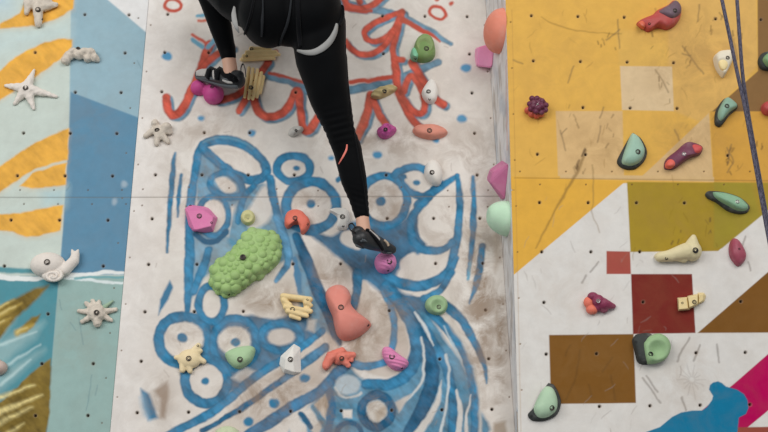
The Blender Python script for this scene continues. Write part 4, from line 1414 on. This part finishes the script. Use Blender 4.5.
CHAR = resin((58, 62, 60), 0.7, 0.15, 0.3)
h = yk('red hold with dusky purple cap like a bird, at the top of the yellow panel', 660, 17)
h.dome([(636.5, 23.6), (642, 20.4), (651, 16.7), (656, 12), (667, 6.5), (673.5, 1.5), (679.5, 5.5), (681, 12), (679, 20.4), (673.5, 26.9), (666, 30.3), (657, 28.6), (648.5, 32.3), (643, 30), (638.3, 27)], (661, 19), 9, resin((182, 52, 44), 0.45, 0.15), e=2.4)
h.dome([(656.5, 14), (667, 7), (674.4, 2), (679.7, 6), (680.8, 12.5), (677, 18.5), (670, 22), (661.5, 19)], (671, 12.5), 9, resin((112, 88, 100), 0.6, 0.12), name='cap', e=2.2, start=3)
h.dome([(637.5, 24), (642, 21.5), (645, 25), (643.5, 29.3), (639.5, 27.5)], (641.5, 25.3), 5, resin((214, 84, 38), 0.5, 0.1), name='tip', e=2, start=3)
h.bolt(675, 10.5, 2.2)
h.screw(649.5, 23.7, 1.3)
h = yk('berry cluster hold, purple over orange, on the plain yellow area', 536, 107)
pr = []
for x, y in ((527.5, 110.5), (531.5, 114), (536.5, 115.5), (541, 114)):
    pr.append(('e', (x, y, 3), (3.2, 3.2, 5)))
pr.append(('e', (535, 110, 2), (8, 7, 5)))
h.blob(pr, resin((206, 74, 48), 0.45), voxel=0.6, smooth_it=1)
pr = [('e', (538, 105.5, 4), (9, 8.5, 8))]
for x, y, r in ((532, 98.5, 3), (537, 98.5, 3), (542, 101, 3), (546, 105, 2.8), (545.5, 110, 2.8), (541.5, 112.5, 2.8), (536, 111.5, 3), (531, 109, 3), (529.8, 104, 3), (534, 103.5, 3.3), (541.5, 106, 3.2), (538, 108, 3), (533.5, 106.5, 3)):
    d = math.hypot(x - 538, y - 105)
    pr.append(('e', (x, y, 4 + 8 * max(0, 1 - (d / 10) ** 2) ** .5), (r, r, r)))
h.blob(pr, resin((104, 36, 66), 0.4, 0.2), name='cluster', voxel=0.55, smooth_it=1)
h.bolt(537.7, 105, 1.7, SILVER)
h = yk('cream hold with yellow hollow centre beside the climbing rope', 723, 65)
h.dome([(713, 59), (716.5, 54), (723, 52.3), (730, 52.5), (731.5, 58), (730.5, 65), (726.5, 72.5), (723, 78), (719.5, 75.5), (715.2, 68.5)], (723, 63), 11, resin((226, 216, 192), 0.6, 0.1), e=2.8, dish=(722.5, 65, 7, 4))
h.dome([(718.5, 62), (722, 59.5), (726.5, 61.5), (727, 67), (723.5, 71), (719.5, 68)], (722.8, 65), 2, resin((236, 212, 146), 0.6, 0.08), name='inlay', e=2, start=8.6)
h.bolt(727.7, 57.7, 2)
h = yk('curved mint hold with dark edge at the tip of the brown triangle', 725, 111)
h.dome([(714.3, 122), (716, 110), (724.5, 99), (733, 102), (737.3, 108), (729, 116), (721, 126.3), (716.5, 126.5)], (725, 110.5), 5, CHAR, name='base', e=3)
h.dome([(716.8, 119), (717.8, 110.5), (725.3, 98.7), (733, 102), (736.5, 107.5), (728.5, 114), (720.6, 122.5)], (726, 108), 8, resin((132, 170, 148), 0.6, 0.1), name='face', e=2.2, start=2.5)
h.bolt(727, 106, 2.3)
h = yk('green hold with black base cut off by the right edge', 768, 62)
h.dome([(757.5, 62), (760, 55.5), (766, 52.5), (776, 52), (782, 60), (778, 70), (766, 71), (760, 68.5)], (769, 62), 5, CHAR, name='base', e=3)
h.dome([(761.5, 62), (764, 56.5), (770, 54), (779, 55), (781, 61), (777, 68), (767, 68.5)], (771, 61), 9, resin((120, 164, 116), 0.55, 0.1), name='face', e=2.4, start=3)
h = yk('red rounded hold cut off by the right edge below the brown triangle', 769, 109)
h.dome([(760.5, 109), (763, 104), (770, 102), (780, 104), (782, 112), (774, 116.5), (764, 115)], (771, 108), 9, resin((184, 50, 46), 0.45, 0.12), e=2.2)
h = yk('mint half-moon hold with dark rim on the tan square', 632, 152)
h.dome([(617, 162), (620, 154), (631, 135), (635, 135), (641, 139.5), (646.5, 151), (644.3, 161), (636, 168.6), (628, 170), (620.4, 167.4)], (634, 154), 4, CHAR, name='base', e=3.5)
h.dome([(621, 162), (625.6, 147), (630.5, 135.5), (633.5, 134.3), (639.3, 139.5), (644.3, 151), (641.3, 161), (633.6, 166.3), (625.6, 166.3)], (634, 153), 10, resin((152, 190, 168), 0.6, 0.1), name='face', e=2.2, start=2.5)
h.bolt(638, 151.7, 2.6)
h = yk('purple bar hold with red-orange ends on the tan triangle', 683, 156)
h.dome([(664, 168), (665.5, 160), (675, 152), (686, 143), (694.6, 143.6), (702, 147.5), (700, 154.7), (690.7, 158), (683, 163), (674, 169.2), (667.3, 170)], (683, 156), 8, resin((114, 48, 76), 0.5, 0.15), e=2.3)
h.dome([(665, 167), (666.5, 161.5), (671.5, 159.5), (675.8, 161.5), (674.5, 166.8), (669, 169)], (670.5, 164.3), 5, resin((222, 72, 44), 0.45, 0.1), name='tip', e=2.2, start=3)
h.dome([(690, 147), (695, 145.2), (701.5, 148), (699.8, 153.2), (693.5, 155)], (696, 150), 5, resin((206, 50, 48), 0.45, 0.1), name='tip', e=2.2, start=3)
h.bolt(684, 154, 2.1, SILVER)
h = yk('long green drop-shaped hold with black base on the olive area', 727, 202)
h.dome([(705, 195), (707, 192), (712, 191.5), (723, 192.6), (738, 197.3), (747, 204), (749.3, 208.5), (746.3, 213), (738, 214.2), (727, 211), (716, 203), (708, 199)], (731, 203), 4, CHAR, name='base', e=3)
h.dome([(712, 193.2), (716, 192.8), (724, 193.8), (738, 198.3), (746, 205), (747.5, 209), (743, 211.8), (735.5, 211), (726.5, 206.6), (714.5, 198.8)], (734, 203), 8, resin((130, 176, 140), 0.55, 0.1), name='face', e=2.2, start=2.5)
h.bolt(737.5, 201.7, 2.1, SILVER)
h = yk('cream bone-shaped hold on the border of the olive area and white', 682, 250)
h.blob([('c', (660, 257, 4), (672, 255.5, 5), 5.2, 6.4), ('c', (672, 255, 5), (686, 251.5, 6), 6.4, 9), ('e', (692, 251, 4), (9.5, 10.5, 10)), ('c', (692, 246, 5), (693.5, 237, 4), 7.5, 2.8), ('c', (675, 257, 4), (684, 259, 4), 4, 4), ('c', (657, 256.5, 3), (655.5, 256, 2), 3, 1.6)],
       resin((220, 206, 158), 0.55, 0.1), smooth_it=5, voxel=0.8)
h.bolt(695.5, 250.3, 2.9, SOCKET)
h.screw(666.5, 258.3, 1.6)
h = yk('crimson oval hold on the white just below the olive area', 737, 253)
h.dome([(728.8, 246), (732.2, 239), (738, 241), (744.5, 252), (745, 260), (738.2, 266.6), (732.2, 261.5), (729, 254.7)], (737, 252), 8, resin((158, 58, 82), 0.4, 0.25, 0.15, 40), e=2.2)
h.screw(739.3, 249, 1.2)
h = yk('small plum knuckle hold with orange side, left of the red square', 599, 303)
h.blob([('e', (588.5, 302.5, 3), (5, 6, 5)), ('e', (592, 309.5, 3), (6, 5, 5))], resin((224, 96, 62), 0.5, 0.1), smooth_it=3, voxel=0.7)
h.blob([('e', (592.7, 296.8, 4), (5.5, 4.8, 6)), ('e', (598, 301, 5), (6.5, 6.5, 7)), ('c', (603, 304, 5), (613.5, 306.3, 2.5), 6.5, 2.6), ('e', (604, 310, 3), (4, 3.2, 4)), ('e', (597, 307, 3), (5, 5, 5))], resin((136, 34, 76), 0.42, 0.15), name='knuckle', smooth_it=2, voxel=0.7)
h.bolt(598.3, 301, 2, SILVER)
h = yk('yellow stepped bone hold across the right edge of the red square', 691, 302)
h.hull([(677, 297.7, 0), (688, 296.7, 0), (690, 310, 0), (678, 311.3, 0), (678.5, 299, 7), (687, 298, 7), (688, 308.5, 7), (679, 309.5, 7)], resin((230, 206, 142), 0.6), bevel=0.7)
h.hull([(687, 295.8, 0), (699, 293.5, 0), (699, 304.5, 0), (689, 309.5, 0), (688, 297, 9), (697.5, 295, 9), (697.5, 303.5, 9), (689.5, 307.5, 9)], resin((230, 206, 142), 0.6), name='step', bevel=0.7)
h.hull([(697.5, 292.5, 0), (704, 292.5, 0), (706.3, 296, 0), (704.5, 301.5, 0), (698, 305, 0), (699, 294, 6.5), (703.5, 294.5, 5.5), (703, 300.5, 5.5), (699, 303, 6.5)], resin((230, 206, 142), 0.6), name='step', bevel=0.6)
h.bolt(694.3, 302, 2.2)
h.screw(682.3, 303, 1.2)
h = yk('sage green dished hold with charcoal back, right of the brown square', 652, 349)
h.dome([(632, 341), (634, 336.5), (638, 334.2), (650, 334), (655, 345), (650, 362), (643.8, 364.8), (637.3, 362), (634.5, 352)], (643, 349), 9, CHAR, name='base', e=3)
h.dome([(641.5, 346.7), (644, 341), (648.5, 336.5), (658, 334), (666.7, 338.7), (670.2, 348.8), (665, 359.5), (652, 364.2), (644.8, 361.8)], (656, 350), 11, resin((146, 182, 130), 0.6, 0.1), name='face', e=2.8, start=3, dish=(658, 350, 10.5, 6), rings=16)
h.bolt(650.8, 354, 2.5, SOCKET)
h.screw(636.5, 342, 1.2)
h = yk('pale mint egg hold with black base at the bottom of the white panel', 545, 404)
h.dome([(528, 414), (532, 409.5), (536, 403), (546.7, 385), (550, 383.8), (554, 385.5), (559, 394.8), (560.7, 404), (556.5, 415), (545, 420.8), (533.5, 421), (529, 418)], (546, 405), 4, CHAR, name='base', e=3.5)
h.dome([(533.5, 412), (534.8, 404), (541.4, 391), (547, 386.4), (553.3, 389.5), (557.2, 400), (556, 410.6), (548, 417.4), (538.7, 418.2)], (546.5, 404), 11, resin((172, 204, 170), 0.6, 0.1), name='face', e=2.2, start=2.5)
h.bolt(552, 408, 2.7)
h.screw(531.5, 416, 1.2)
# ------------------------------------------------------------------ the climber
def PP(x, y, off):
    return Vector(MID.hit(x, y, off).tolist())


def PS(x, y, off):
    p = MID.hit(x, y, off)
    return float((p - CAM) @ FWD) / F


NW = Vector(MID.n.tolist())
FRAME = Matrix.Identity(3)
for _i in range(3):
    FRAME[_i][0], FRAME[_i][1], FRAME[_i][2] = MID.u[_i], MID.v[_i], MID.n[_i]


def grow(prims, shrink=0.0):
    """capsules ('c', (x,y,off,rpx), (x,y,off,rpx), ...) chains and ellipsoids ('e', (x,y,off), (rx,ry px, rz m), rot)"""
    bl = Balls()
    for p in prims:
        if p[0] == 'e':
            c = PP(*p[1])
            s = PS(*p[1])
            sc = Matrix.Diagonal((p[2][0] * s - shrink, p[2][1] * s - shrink, p[2][2] - shrink, 1))
            bl.put(Matrix.Translation(c) @ FRAME.to_4x4() @ Matrix.Rotation(-(p[3] if len(p) > 3 else 0), 4, 'Z') @ sc, 4)
        else:
            ch = [(PP(*q[:3]), max(0.004, q[3] * PS(*q[:3]) - shrink)) for q in p[1:]]
            for (a, r0), (b, r1) in zip(ch[:-1], ch[1:]):
                k = max(2, min(40, int((b - a).length / (0.2 * min(r0, r1))) + 1))
                for i in range(k + 1):
                    t = i / k
                    bl.ball(a + (b - a) * t, r0 + (r1 - r0) * t, 3)
    return bl.mesh()


R_LEG = [('c', (318, 22, .41, 28), (321, 58, .37, 26), (330.5, 100, .31, 20), (340, 130, .27, 14.6), (347.5, 150, .235, 14.6), (353.5, 178, .21, 13.4), (358.6, 200, .19, 9.6), (362.2, 216, .18, 7.6))]
L_LEG = [('c', (267, 8, .40, 31), (240, -6, .38, 28), (206, -28, .33, 19)), ('c', (206, -26, .32, 17), (211.5, -2, .27, 13.2), (221.5, 30, .2, 11), (227.2, 50, .16, 8.6), (228.6, 57.5, .152, 7.6))]
SEAT = [('e', (268, 12, .43), (29.5, 37, .13), 0.0), ('e', (312.5, 12.5, .43), (30, 37, .13), 0.0), ('e', (290, 14, .41), (30, 34, .12), 0.0), ('e', (290, -22, .40), (44, 36, .12), 0.0)]
R_FOOT = [('c', (360, 206, .187, 9.0), (362.3, 217, .18, 8.6), (363.6, 231, .175, 9.0)), ('c', (361, 238, .19, 8), (372, 241, .14, 7.5), (390, 249, .075, 4.4))]
L_FOOT = [('c', (227.5, 52, .158, 9), (229.5, 63, .146, 8.8), (231, 76, .135, 9.3)), ('c', (237, 81, .15, 7), (222, 77.5, .10, 7.5), (202, 75, .055, 5))]
TORSO = [('c', (290, -20, .40, 36), (289, -62, .38, 34), (288, -92, .37, 37)), ('c', (258, -104, .36, 17), (318, -104, .36, 17)), ('e', (288, -90, .37), (44, 34, .11), 0.0)]
HEAD = [('c', (288, -105, .36, 13), (288, -124, .35, 12)), ('e', (288, -142, .34), (17, 23, .105), 0.0), ('e', (288, -140, .235), (3, 6, .014), 0.0), ('e', (271, -141, .345), (2.6, 6, .02), 0.0), ('e', (305, -141, .345), (2.6, 6, .02), 0.0)]
ARMS = [('c', (256, -105, .35, 13), (232, -148, .26, 10), (226, -178, .16, 8.5), (232, -205, .075, 6)),
        ('c', (320, -105, .35, 13), (346, -150, .26, 10), (352, -182, .16, 8.5), (348, -210, .075, 6))]
HANDS = []
for (hx, hy), sg in (((233, -214), 1), ((347, -219), -1)):
    HANDS.append(('e', (hx, hy, .05), (8, 9, .016), 0.0))
    for k, (dx, l) in enumerate(((-6, 13), (-2, 16), (2, 15), (6, 12))):
        HANDS.append(('c', (hx + dx, hy - 5, .05, 2.0), (hx + dx * 1.25, hy - 5 - l * .6, .045, 1.9), (hx + dx * 1.3, hy - 5 - l, .012, 1.7)))
    HANDS.append(('c', (hx + sg * 6, hy + 4, .05, 2.3), (hx + sg * 12, hy - 1, .04, 2.1), (hx + sg * 14, hy - 7, .014, 1.9)))

SKIN = plain('skin', (204, 160, 136), 0.55, 0, 0.06, 60)
LEG = plain('black_stretch_fabric', (5, 6, 8), 0.62, 0, 0.12, 30)
SHIRT = plain('charcoal_jersey', (30, 33, 38), 0.85, 0, 0.12, 40)
HAIR = plain('dark_brown_hair', (62, 44, 34), 0.6, 0, 0.2, 90)
WEB = plain('light_grey_webbing', (148, 148, 146), 0.8, 0, 0.1, 160)
WEBD = plain('charcoal_webbing', (13, 14, 17), 0.7, 0, 0.12, 160)
WEBM = plain('grey_elastic', (40, 42, 45), 0.7, 0, 0.12, 160)
PINK = plain('coral_reflective_piping', (232, 124, 108), 0.5, 0, 0.05)
RUB = plain('black_shoe_rubber', (36, 37, 39), 0.42, 0, 0.15, 40)
GREYS = plain('grey_suede', (176, 172, 168), 0.85, 0, 0.12, 90)
SOLE = plain('slate_rubber', (82, 88, 92), 0.55, 0, 0.12, 60)
TANS = plain('tan_suede', (196, 176, 152), 0.85, 0, 0.1, 90)

for _m in (LEG, SHIRT, WEBD, WEBM):
    _m.node_tree.nodes['Principled BSDF'].inputs['Specular IOR Level'].default_value = 0.06
    _m.node_tree.nodes['Principled BSDF'].inputs['Sheen Weight'].default_value = 0.06

hip = PP(290, 0, .40)
person = bpy.data.objects.new('person', None)
COL.objects.link(person)
person.location = hip
tag(person, 'climber in black leggings, harness and climbing shoes, clinging to the wall with one knee raised', 'person')
MT = Matrix.Translation(-hip)


def part(name, me, mats, parent):
    """Parts are made in world space and stored relative to the climber's hip."""
    me.transform(MT)
    o = link(name, me, mats)
    o.parent = parent
    return o


def grown(name, prims, mat, parent, shrink=0.0, voxel=0.007, it=6):
    me = remesh(grow(prims, shrink), voxel, it, 0.5)
    for p in me.polygons:
        p.use_smooth = True
    return part(name, me, mat, parent)


grown('body', R_LEG + L_LEG + SEAT + R_FOOT + L_FOOT + TORSO + HEAD + ARMS + HANDS, SKIN, person, 0.007, 0.006, 3)
leg_me = remesh(grow(R_LEG + L_LEG + SEAT), 0.007, 8, 0.5)
# stretch creases behind the knee, along the shin and at the cuff
for v in leg_me.vertices:
    x, y = project(np.array(v.co[:]))
    x, y = float(x), float(y)
    k = 0.0
    k += 0.0016 * math.sin((y + 0.25 * x) * 0.9) * math.exp(-((y - 128) / 16) ** 2) * (1 if x > 300 else 0)
    k += 0.0012 * math.sin((y - 0.3 * x) * 1.1) * math.exp(-((y - 200) / 14) ** 2)
    k += 0.003 * mnoise.noise(Vector((x * .05, y * .05, 3)))
    v.co += v.normal * k
for p in leg_me.polygons:
    p.use_smooth = True
tb = bmesh.new()
tb.from_mesh(leg_me)
LEGT = BVHTree.FromBMesh(tb)
tb.free()
leggings = part('leggings', leg_me, LEG, person)
grown('shirt', [TORSO[0], TORSO[1], TORSO[2], ('c', (256, -105, .35, 14), (240, -134, .29, 12.5)), ('c', (320, -105, .35, 14), (336, -134, .29, 12.5))], SHIRT, person, 0.0, 0.007, 6)
grown('hair', [('e', (288, -146, .355), (19, 23, .11), 0.0), ('c', (288, -140, .46, 7), (288, -118, .475, 5), (289, -92, .5, 2.5))], HAIR, person, 0.0, 0.006, 4)


def ribbon(name, pts, width, mat, parent, thick=0.004, lift=0.004, tree=None, n=7):
    tree = tree or LEGT
    P = spline(pts, False, n)
    m = len(P)
    W = np.full(m, float(width)) if np.isscalar(width) else np.interp(np.linspace(0, 1, m), np.linspace(0, 1, len(width)), width)
    C, NN = [], []
    o = Vector(CAM.tolist())
    for row in P:
        x, y = row[:2]
        if len(row) == 3:
            C.append(PP(x, y, row[2]))
            NN.append(-Vector(rays(x, y).tolist()).normalized())
            continue
        d = Vector(rays(x, y).tolist()).normalized()
        hh = tree.ray_cast(o, d)
        if hh[0] is None:
            q = PP(x, y, .40)
            hh = tree.find_nearest(q)
        C.append(hh[0])
        NN.append(hh[1] if hh[1].dot(d) < 0 else -hh[1])
    bm = bmesh.new()
    rings = []
    for i in range(m):
        t = (C[min(i + 1, m - 1)] - C[max(i - 1, 0)]).normalized()
        nrm = (NN[max(i - 1, 0)] + NN[i] + NN[min(i + 1, m - 1)]).normalized()
        sd = t.cross(nrm).normalized()
        w = W[i] * 0.0042 / 2
        c = C[i] + nrm * lift
        rings.append([bm.verts.new(c + sd * w), bm.verts.new(c + sd * w * .9 + nrm * thick), bm.verts.new(c - sd * w * .9 + nrm * thick), bm.verts.new(c - sd * w),
                      bm.verts.new(c - sd * w * .8 - nrm * 0.005), bm.verts.new(c + sd * w * .8 - nrm * 0.005)])
    for a, b in zip(rings[:-1], rings[1:]):
        for i in range(6):
            bm.faces.new((a[i], a[(i + 1) % 6], b[(i + 1) % 6], b[i]))
    bm.faces.new(rings[0])
    bm.faces.new(rings[-1][::-1])
    bmesh.ops.recalc_face_normals(bm, faces=bm.faces)
    me = bpy.data.meshes.new(name)
    bm.to_mesh(me)
    bm.free()
    for p in me.polygons:
        p.use_smooth = True
    return part(name, me, mat, parent)


# harness: waist belt with leg loops and straps hanging off it
harness = ribbon('harness', [(240, -36), (262, -30), (290, -28), (318, -30), (340, -36)], 12, WEBD, person, 0.006)
o = ribbon('leg_loop', [(298, 50.5), (306, 52.5), (314, 52.3), (322, 48.5), (329.5, 41.5), (334.5, 32.5), (336.5, 24)], [2, 4.5, 6, 6.5, 6, 5, 2.5], WEB, harness, 0.003, 0.003)
o['label'] = 'light grey leg loop lining'
o = ribbon('leg_loop', [(234.5, 6, .45), (233.8, 14, .47), (234.8, 22, .48), (236.8, 28, .475), (239, 33, .46)], [1.5, 4.5, 5, 3.5, 0.8], WEB, harness, 0.002, 0.0)
o['label'] = 'light grey leg loop lining'
ribbon('strap', [(297, -28), (298, 0), (299, 25), (301, 47)], [4, 4, 4.5, 4], WEBD, harness)
ribbon('strap', [(293, -28), (291, 4), (287, 24), (281, 38), (279, 48)], [1.8, 1.8, 2.8, 1.6, 2], WEBM, harness, 0.003)
ribbon('strap', [(262, -28), (263, 6), (262.5, 20), (262, 36)], [1.4, 1.4, 2.8, 1.6], WEBM, harness, 0.003)  # light highlight along a fabric fold, put in as a thin grey strip
ribbon('strap', [(258, -26), (253, 6), (249, 22), (245, 34)], [2, 2, 2, 1.5], WEBD, harness, 0.003)
ribbon('gear_loop', [(338, 26), (341, 20), (342, 12), (340, -8)], [3, 2.4, 2, 2], WEBD, harness, 0.006)
o = ribbon('reflective_stripe', [(347, 144.5), (346.3, 150), (343.5, 156), (339, 164)], [1.2, 2, 2, 1], PINK, leggings, 0.0015, 0.001)
o['label'] = 'coral stripe on the calf'
ribbon('side_seam', [(346, 45), (348, 80), (351, 115), (357, 150), (364, 190), (367, 212)], 1.2, WEBD, leggings, 0.001, 0.001)


def tree_of(o):
    bm = bmesh.new()
    bm.from_mesh(o.data)
    bmesh.ops.translate(bm, vec=hip, verts=bm.verts)
    t = BVHTree.FromBMesh(bm)
    bm.free()
    return t


def loop_tab(parent, pts, r, mat):
    cu = bmesh.new()
    P = spline(pts, False, 6)
    rings = []
    Q = [PP(*q) for q in P]
    for i, q in enumerate(Q):
        t = (Q[min(i + 1, len(Q) - 1)] - Q[max(i - 1, 0)]).normalized()
        a = t.cross(NW).normalized()
        b = t.cross(a).normalized()
        rings.append([cu.verts.new(q + a * r * .35 * math.cos(k * math.pi / 4) + b * r * math.sin(k * math.pi / 4)) for k in range(8)])
    for a, b in zip(rings[:-1], rings[1:]):
        for i in range(8):
            cu.faces.new((a[i], a[(i + 1) % 8], b[(i + 1) % 8], b[i]))
    me = bpy.data.meshes.new('pull_loop')
    cu.to_mesh(me)
    cu.free()
    return part('pull_loop', me, mat, parent)


# right shoe: pointed down, toe on the round pink hold
sr = grown('shoe', [('c', (361, 238.5, .19, 8.8), (372, 241.5, .145, 8.8), (381, 245, .105, 7), (392, 249.6, .07, 4.6)), ('c', (357.5, 232, .19, 6.2), (363, 233.5, .17, 7.6), (369, 235, .155, 6.6))], RUB, person, 0, 0.004, 3)
t_ = tree_of(sr)
ribbon('strap', [(366, 229), (371, 234), (377, 241), (383, 250)], [4, 4, 4, 3], WEBD, sr, 0.003, 0.002, t_)
o = ribbon('tongue', [(369, 230.5), (376, 236.5), (379, 240)], [2, 3, 2], GREYS, sr, 0.003, 0.002, t_)
o['label'] = 'pale grey tongue edge'
o = ribbon('tongue', [(384, 240.5), (387, 243.5), (388, 246)], [2, 3, 2], TANS, sr, 0.003, 0.002, t_)
o['label'] = 'tan tongue edge'
o = ribbon('rand', [(356, 245), (366, 249), (378, 252), (391, 253)], 3, SOLE, sr, 0.003, 0.001, t_)
loop_tab(sr, [(355, 233, .21), (350.5, 230, .225), (348.5, 225.5, .23), (352, 223.5, .22), (355.5, 227.5, .205)], 0.006, RUB)
# left shoe: sideways on the magenta hold
sl = grown('shoe', [('c', (238, 81, .15, 7.6), (226, 78.5, .115, 9), (212, 76, .075, 7.6), (200, 74.6, .055, 5.4)), ('c', (226, 73.5, .12, 6.5), (232, 77, .135, 7.5), (239, 75.5, .155, 5.2))], RUB, person, 0, 0.004, 3)
t_ = tree_of(sl)
o = ribbon('toe_patch', [(196.5, 73.5), (201, 72.6), (206, 72.6)], [5, 8, 9], GREYS, sl, 0.003, 0.001, t_)
o['label'] = 'pale grey suede toe'
ribbon('strap', [(211.5, 65), (209.5, 71), (208.5, 78.5)], [5, 5.5, 5], WEBD, sl, 0.005, 0.003, t_)
ribbon('strap', [(218.5, 63.5), (218, 71), (217.5, 79.5)], [7, 7.5, 6], WEBD, sl, 0.005, 0.003, t_)
o = ribbon('tongue', [(213.7, 71), (214, 76), (215, 79)], [2, 2.5, 2], GREYS, sl, 0.003, 0.002, t_)
o['label'] = 'pale grey patch between the straps'
ribbon('rand', [(195, 77), (206, 81), (222, 85.5), (238, 87)], [3, 4.5, 5, 5], SOLE, sl, 0.003, 0.001, t_)
o = ribbon('tongue', [(223, 80), (228, 82), (233, 82.5)], [1.5, 2.5, 2], GREYS, sl, 0.003, 0.002, t_)
loop_tab(sl, [(241, 75, .16), (241, 68, .175), (243, 64, .18), (245, 69, .178), (246, 77, .165)], 0.006, RUB)

# ------------------------------------------------------------------ top rope hanging in front of the yellow panel
RM = bpy.data.materials.new('braided_rope')
nt, N, L, B = nodes_of(RM)
at = N.new('ShaderNodeAttribute')
at.attribute_name = 'lay'
ck = N.new('ShaderNodeTexWave')
ck.wave_type = 'BANDS'
ck.bands_direction = 'X'
ck.inputs['Scale'].default_value = 1.0
ck.inputs['Distortion'].default_value = 0.4
L.new(at.outputs['Vector'], ck.inputs['Vector'])
n_ = N.new('ShaderNodeTexNoise')
n_.inputs['Scale'].default_value = 1.5
L.new(at.outputs['Vector'], n_.inputs['Vector'])
ra = N.new('ShaderNodeValToRGB')
ra.color_ramp.elements[0].position = 0.35
ra.color_ramp.elements[0].color = rgba((50, 54, 72))
ra.color_ramp.elements[1].position = 0.75
ra.color_ramp.elements[1].color = rgba((124, 122, 136))
e = ra.color_ramp.elements.new(0.55)
e.color = rgba((84, 66, 86))
ad = N.new('ShaderNodeMath')
ad.operation = 'MULTIPLY'
L.new(ck.outputs['Fac'], ad.inputs[0])
mr = N.new('ShaderNodeMapRange')
mr.inputs['From Min'].default_value = 0.3
mr.inputs['From Max'].default_value = 0.6
mr.inputs['To Min'].default_value = 0.3
mr.inputs['To Max'].default_value = 1.05
L.new(n_.outputs['Fac'], mr.inputs['Value'])
L.new(mr.outputs['Result'], ad.inputs[1])
L.new(ad.outputs['Value'], ra.inputs['Fac'])
L.new(ra.outputs['Color'], B.inputs['Base Color'])
bp = N.new('ShaderNodeBump')
bp.inputs['Strength'].default_value = 0.5
bp.inputs['Distance'].default_value = 0.002
L.new(ck.outputs['Fac'], bp.inputs['Height'])
L.new(bp.outputs['Normal'], B.inputs['Normal'])
B.inputs['Roughness'].default_value = 0.8

rp = [(790, 330, .50), (778, 285, .50), (769, 240, .50), (762, 202, .50), (753, 152, .50), (745, 108, .50), (738, 76, .50), (730, 38, .50), (722, 0, .50), (714, -40, .50), (711, -70, .49),
      (717, -92, .485), (727, -88, .48), (732, -60, .475), (734.5, -30, .475), (737, 0, .475), (740, 42, .475), (743, 78, .475), (748, 112, .475), (755, 152, .475), (764, 202, .475), (771, 240, .475), (781, 285, .475), (793, 330, .475)]
Q = spline(rp, False, 16)
Q = [Vector(RGT.hit(x, y, o_).tolist()) for x, y, o_ in Q]
bm = bmesh.new()
K = 12
rings, lay, acc = [], [], 0.0
for i, q in enumerate(Q):
    if i:
        acc += (q - Q[i - 1]).length
    t = (Q[min(i + 1, len(Q) - 1)] - Q[max(i - 1, 0)]).normalized()
    a = t.cross(Vector((0, 1, 0.05))).normalized()
    b = t.cross(a).normalized()
    rings.append([bm.verts.new(q + (a * math.cos(k / K * 6.28318) + b * math.sin(k / K * 6.28318)) * 0.0068) for k in range(K)])
    for k in range(K):
        lay.append((acc * 36 + 2 * abs(k / K * 2 - 1), k / K * 6, acc * 40))
for a, b in zip(rings[:-1], rings[1:]):
    for i in range(K):
        f = bm.faces.new((a[i], a[(i + 1) % K], b[(i + 1) % K], b[i]))
        f.smooth = True
bm.faces.new(rings[0])
bm.faces.new(rings[-1])
O = Q[0].copy()
bmesh.ops.translate(bm, vec=-O, verts=bm.verts)
me = bpy.data.meshes.new('climbing_rope')
bm.to_mesh(me)
bm.free()
at = me.attributes.new('lay', 'FLOAT_VECTOR', 'POINT')
at.data.foreach_set('vector', [c for v in lay for c in v])
rope = link('climbing_rope', me, RM)
rope.location = O
tag(rope, 'dark blue-grey braided climbing rope hanging doubled in front of the yellow panel at the right', 'rope')

# ------------------------------------------------------------------ camera, light
cam = bpy.data.cameras.new('camera')
cam.sensor_width = 36.0
cam.sensor_fit = 'HORIZONTAL'
cam.lens = F / 768 * 36.0
co = bpy.data.objects.new('camera', cam)
COL.objects.link(co)
co.location = CAM.tolist()
co.rotation_euler = (math.pi / 2 + ALPHA, 0, 0)
SC.camera = co

w = bpy.data.worlds.new('world')
SC.world = w
w.use_nodes = True
bg = w.node_tree.nodes['Background']
bg.inputs['Color'].default_value = (0.95, 0.97, 1.0, 1)
bg.inputs['Strength'].default_value = 0.36

fb = bmesh.new()
bmesh.ops.create_grid(fb, x_segments=1, y_segments=1, size=1)
fm = bpy.data.meshes.new('floor')
bmesh.ops.transform(fb, matrix=Matrix.Diagonal((6, 5, 1, 1)), verts=fb.verts)
fb.to_mesh(fm)
fb.free()
fl = link('floor', fm, plain('grey_crash_mat', (96, 100, 106), 0.8, 0, 0.1, 6))
fl.location = (0, 1.2, 0)
fl['kind'] = 'structure'


def lamp(name, loc, target, size, power, col):
    l = bpy.data.lights.new(name, 'AREA')
    l.shape = 'RECTANGLE'
    l.size, l.size_y = size
    l.energy = power
    l.color = col
    o = bpy.data.objects.new(name, l)
    COL.objects.link(o)
    o.location = loc
    o.rotation_euler = (Vector(target) - Vector(loc)).to_track_quat('-Z', 'Y').to_euler()
    return o


lamp('window_daylight', (-4.6, -2.6, 4.9), (-0.2, 4.3, 2.6), (5.0, 3.6), 275, (1.0, 0.985, 0.96))
lamp('hall_lamp', (2.8, -2.6, 6.8), (0.6, 4.3, 2.4), (5.0, 3.6), 275, (1.0, 0.97, 0.93))

vs = SC.view_settings
vs.view_transform = 'Standard'
vs.look = 'None'
vs.gamma = 1.0
vs.exposure = 0.0
vs.use_curve_mapping = False
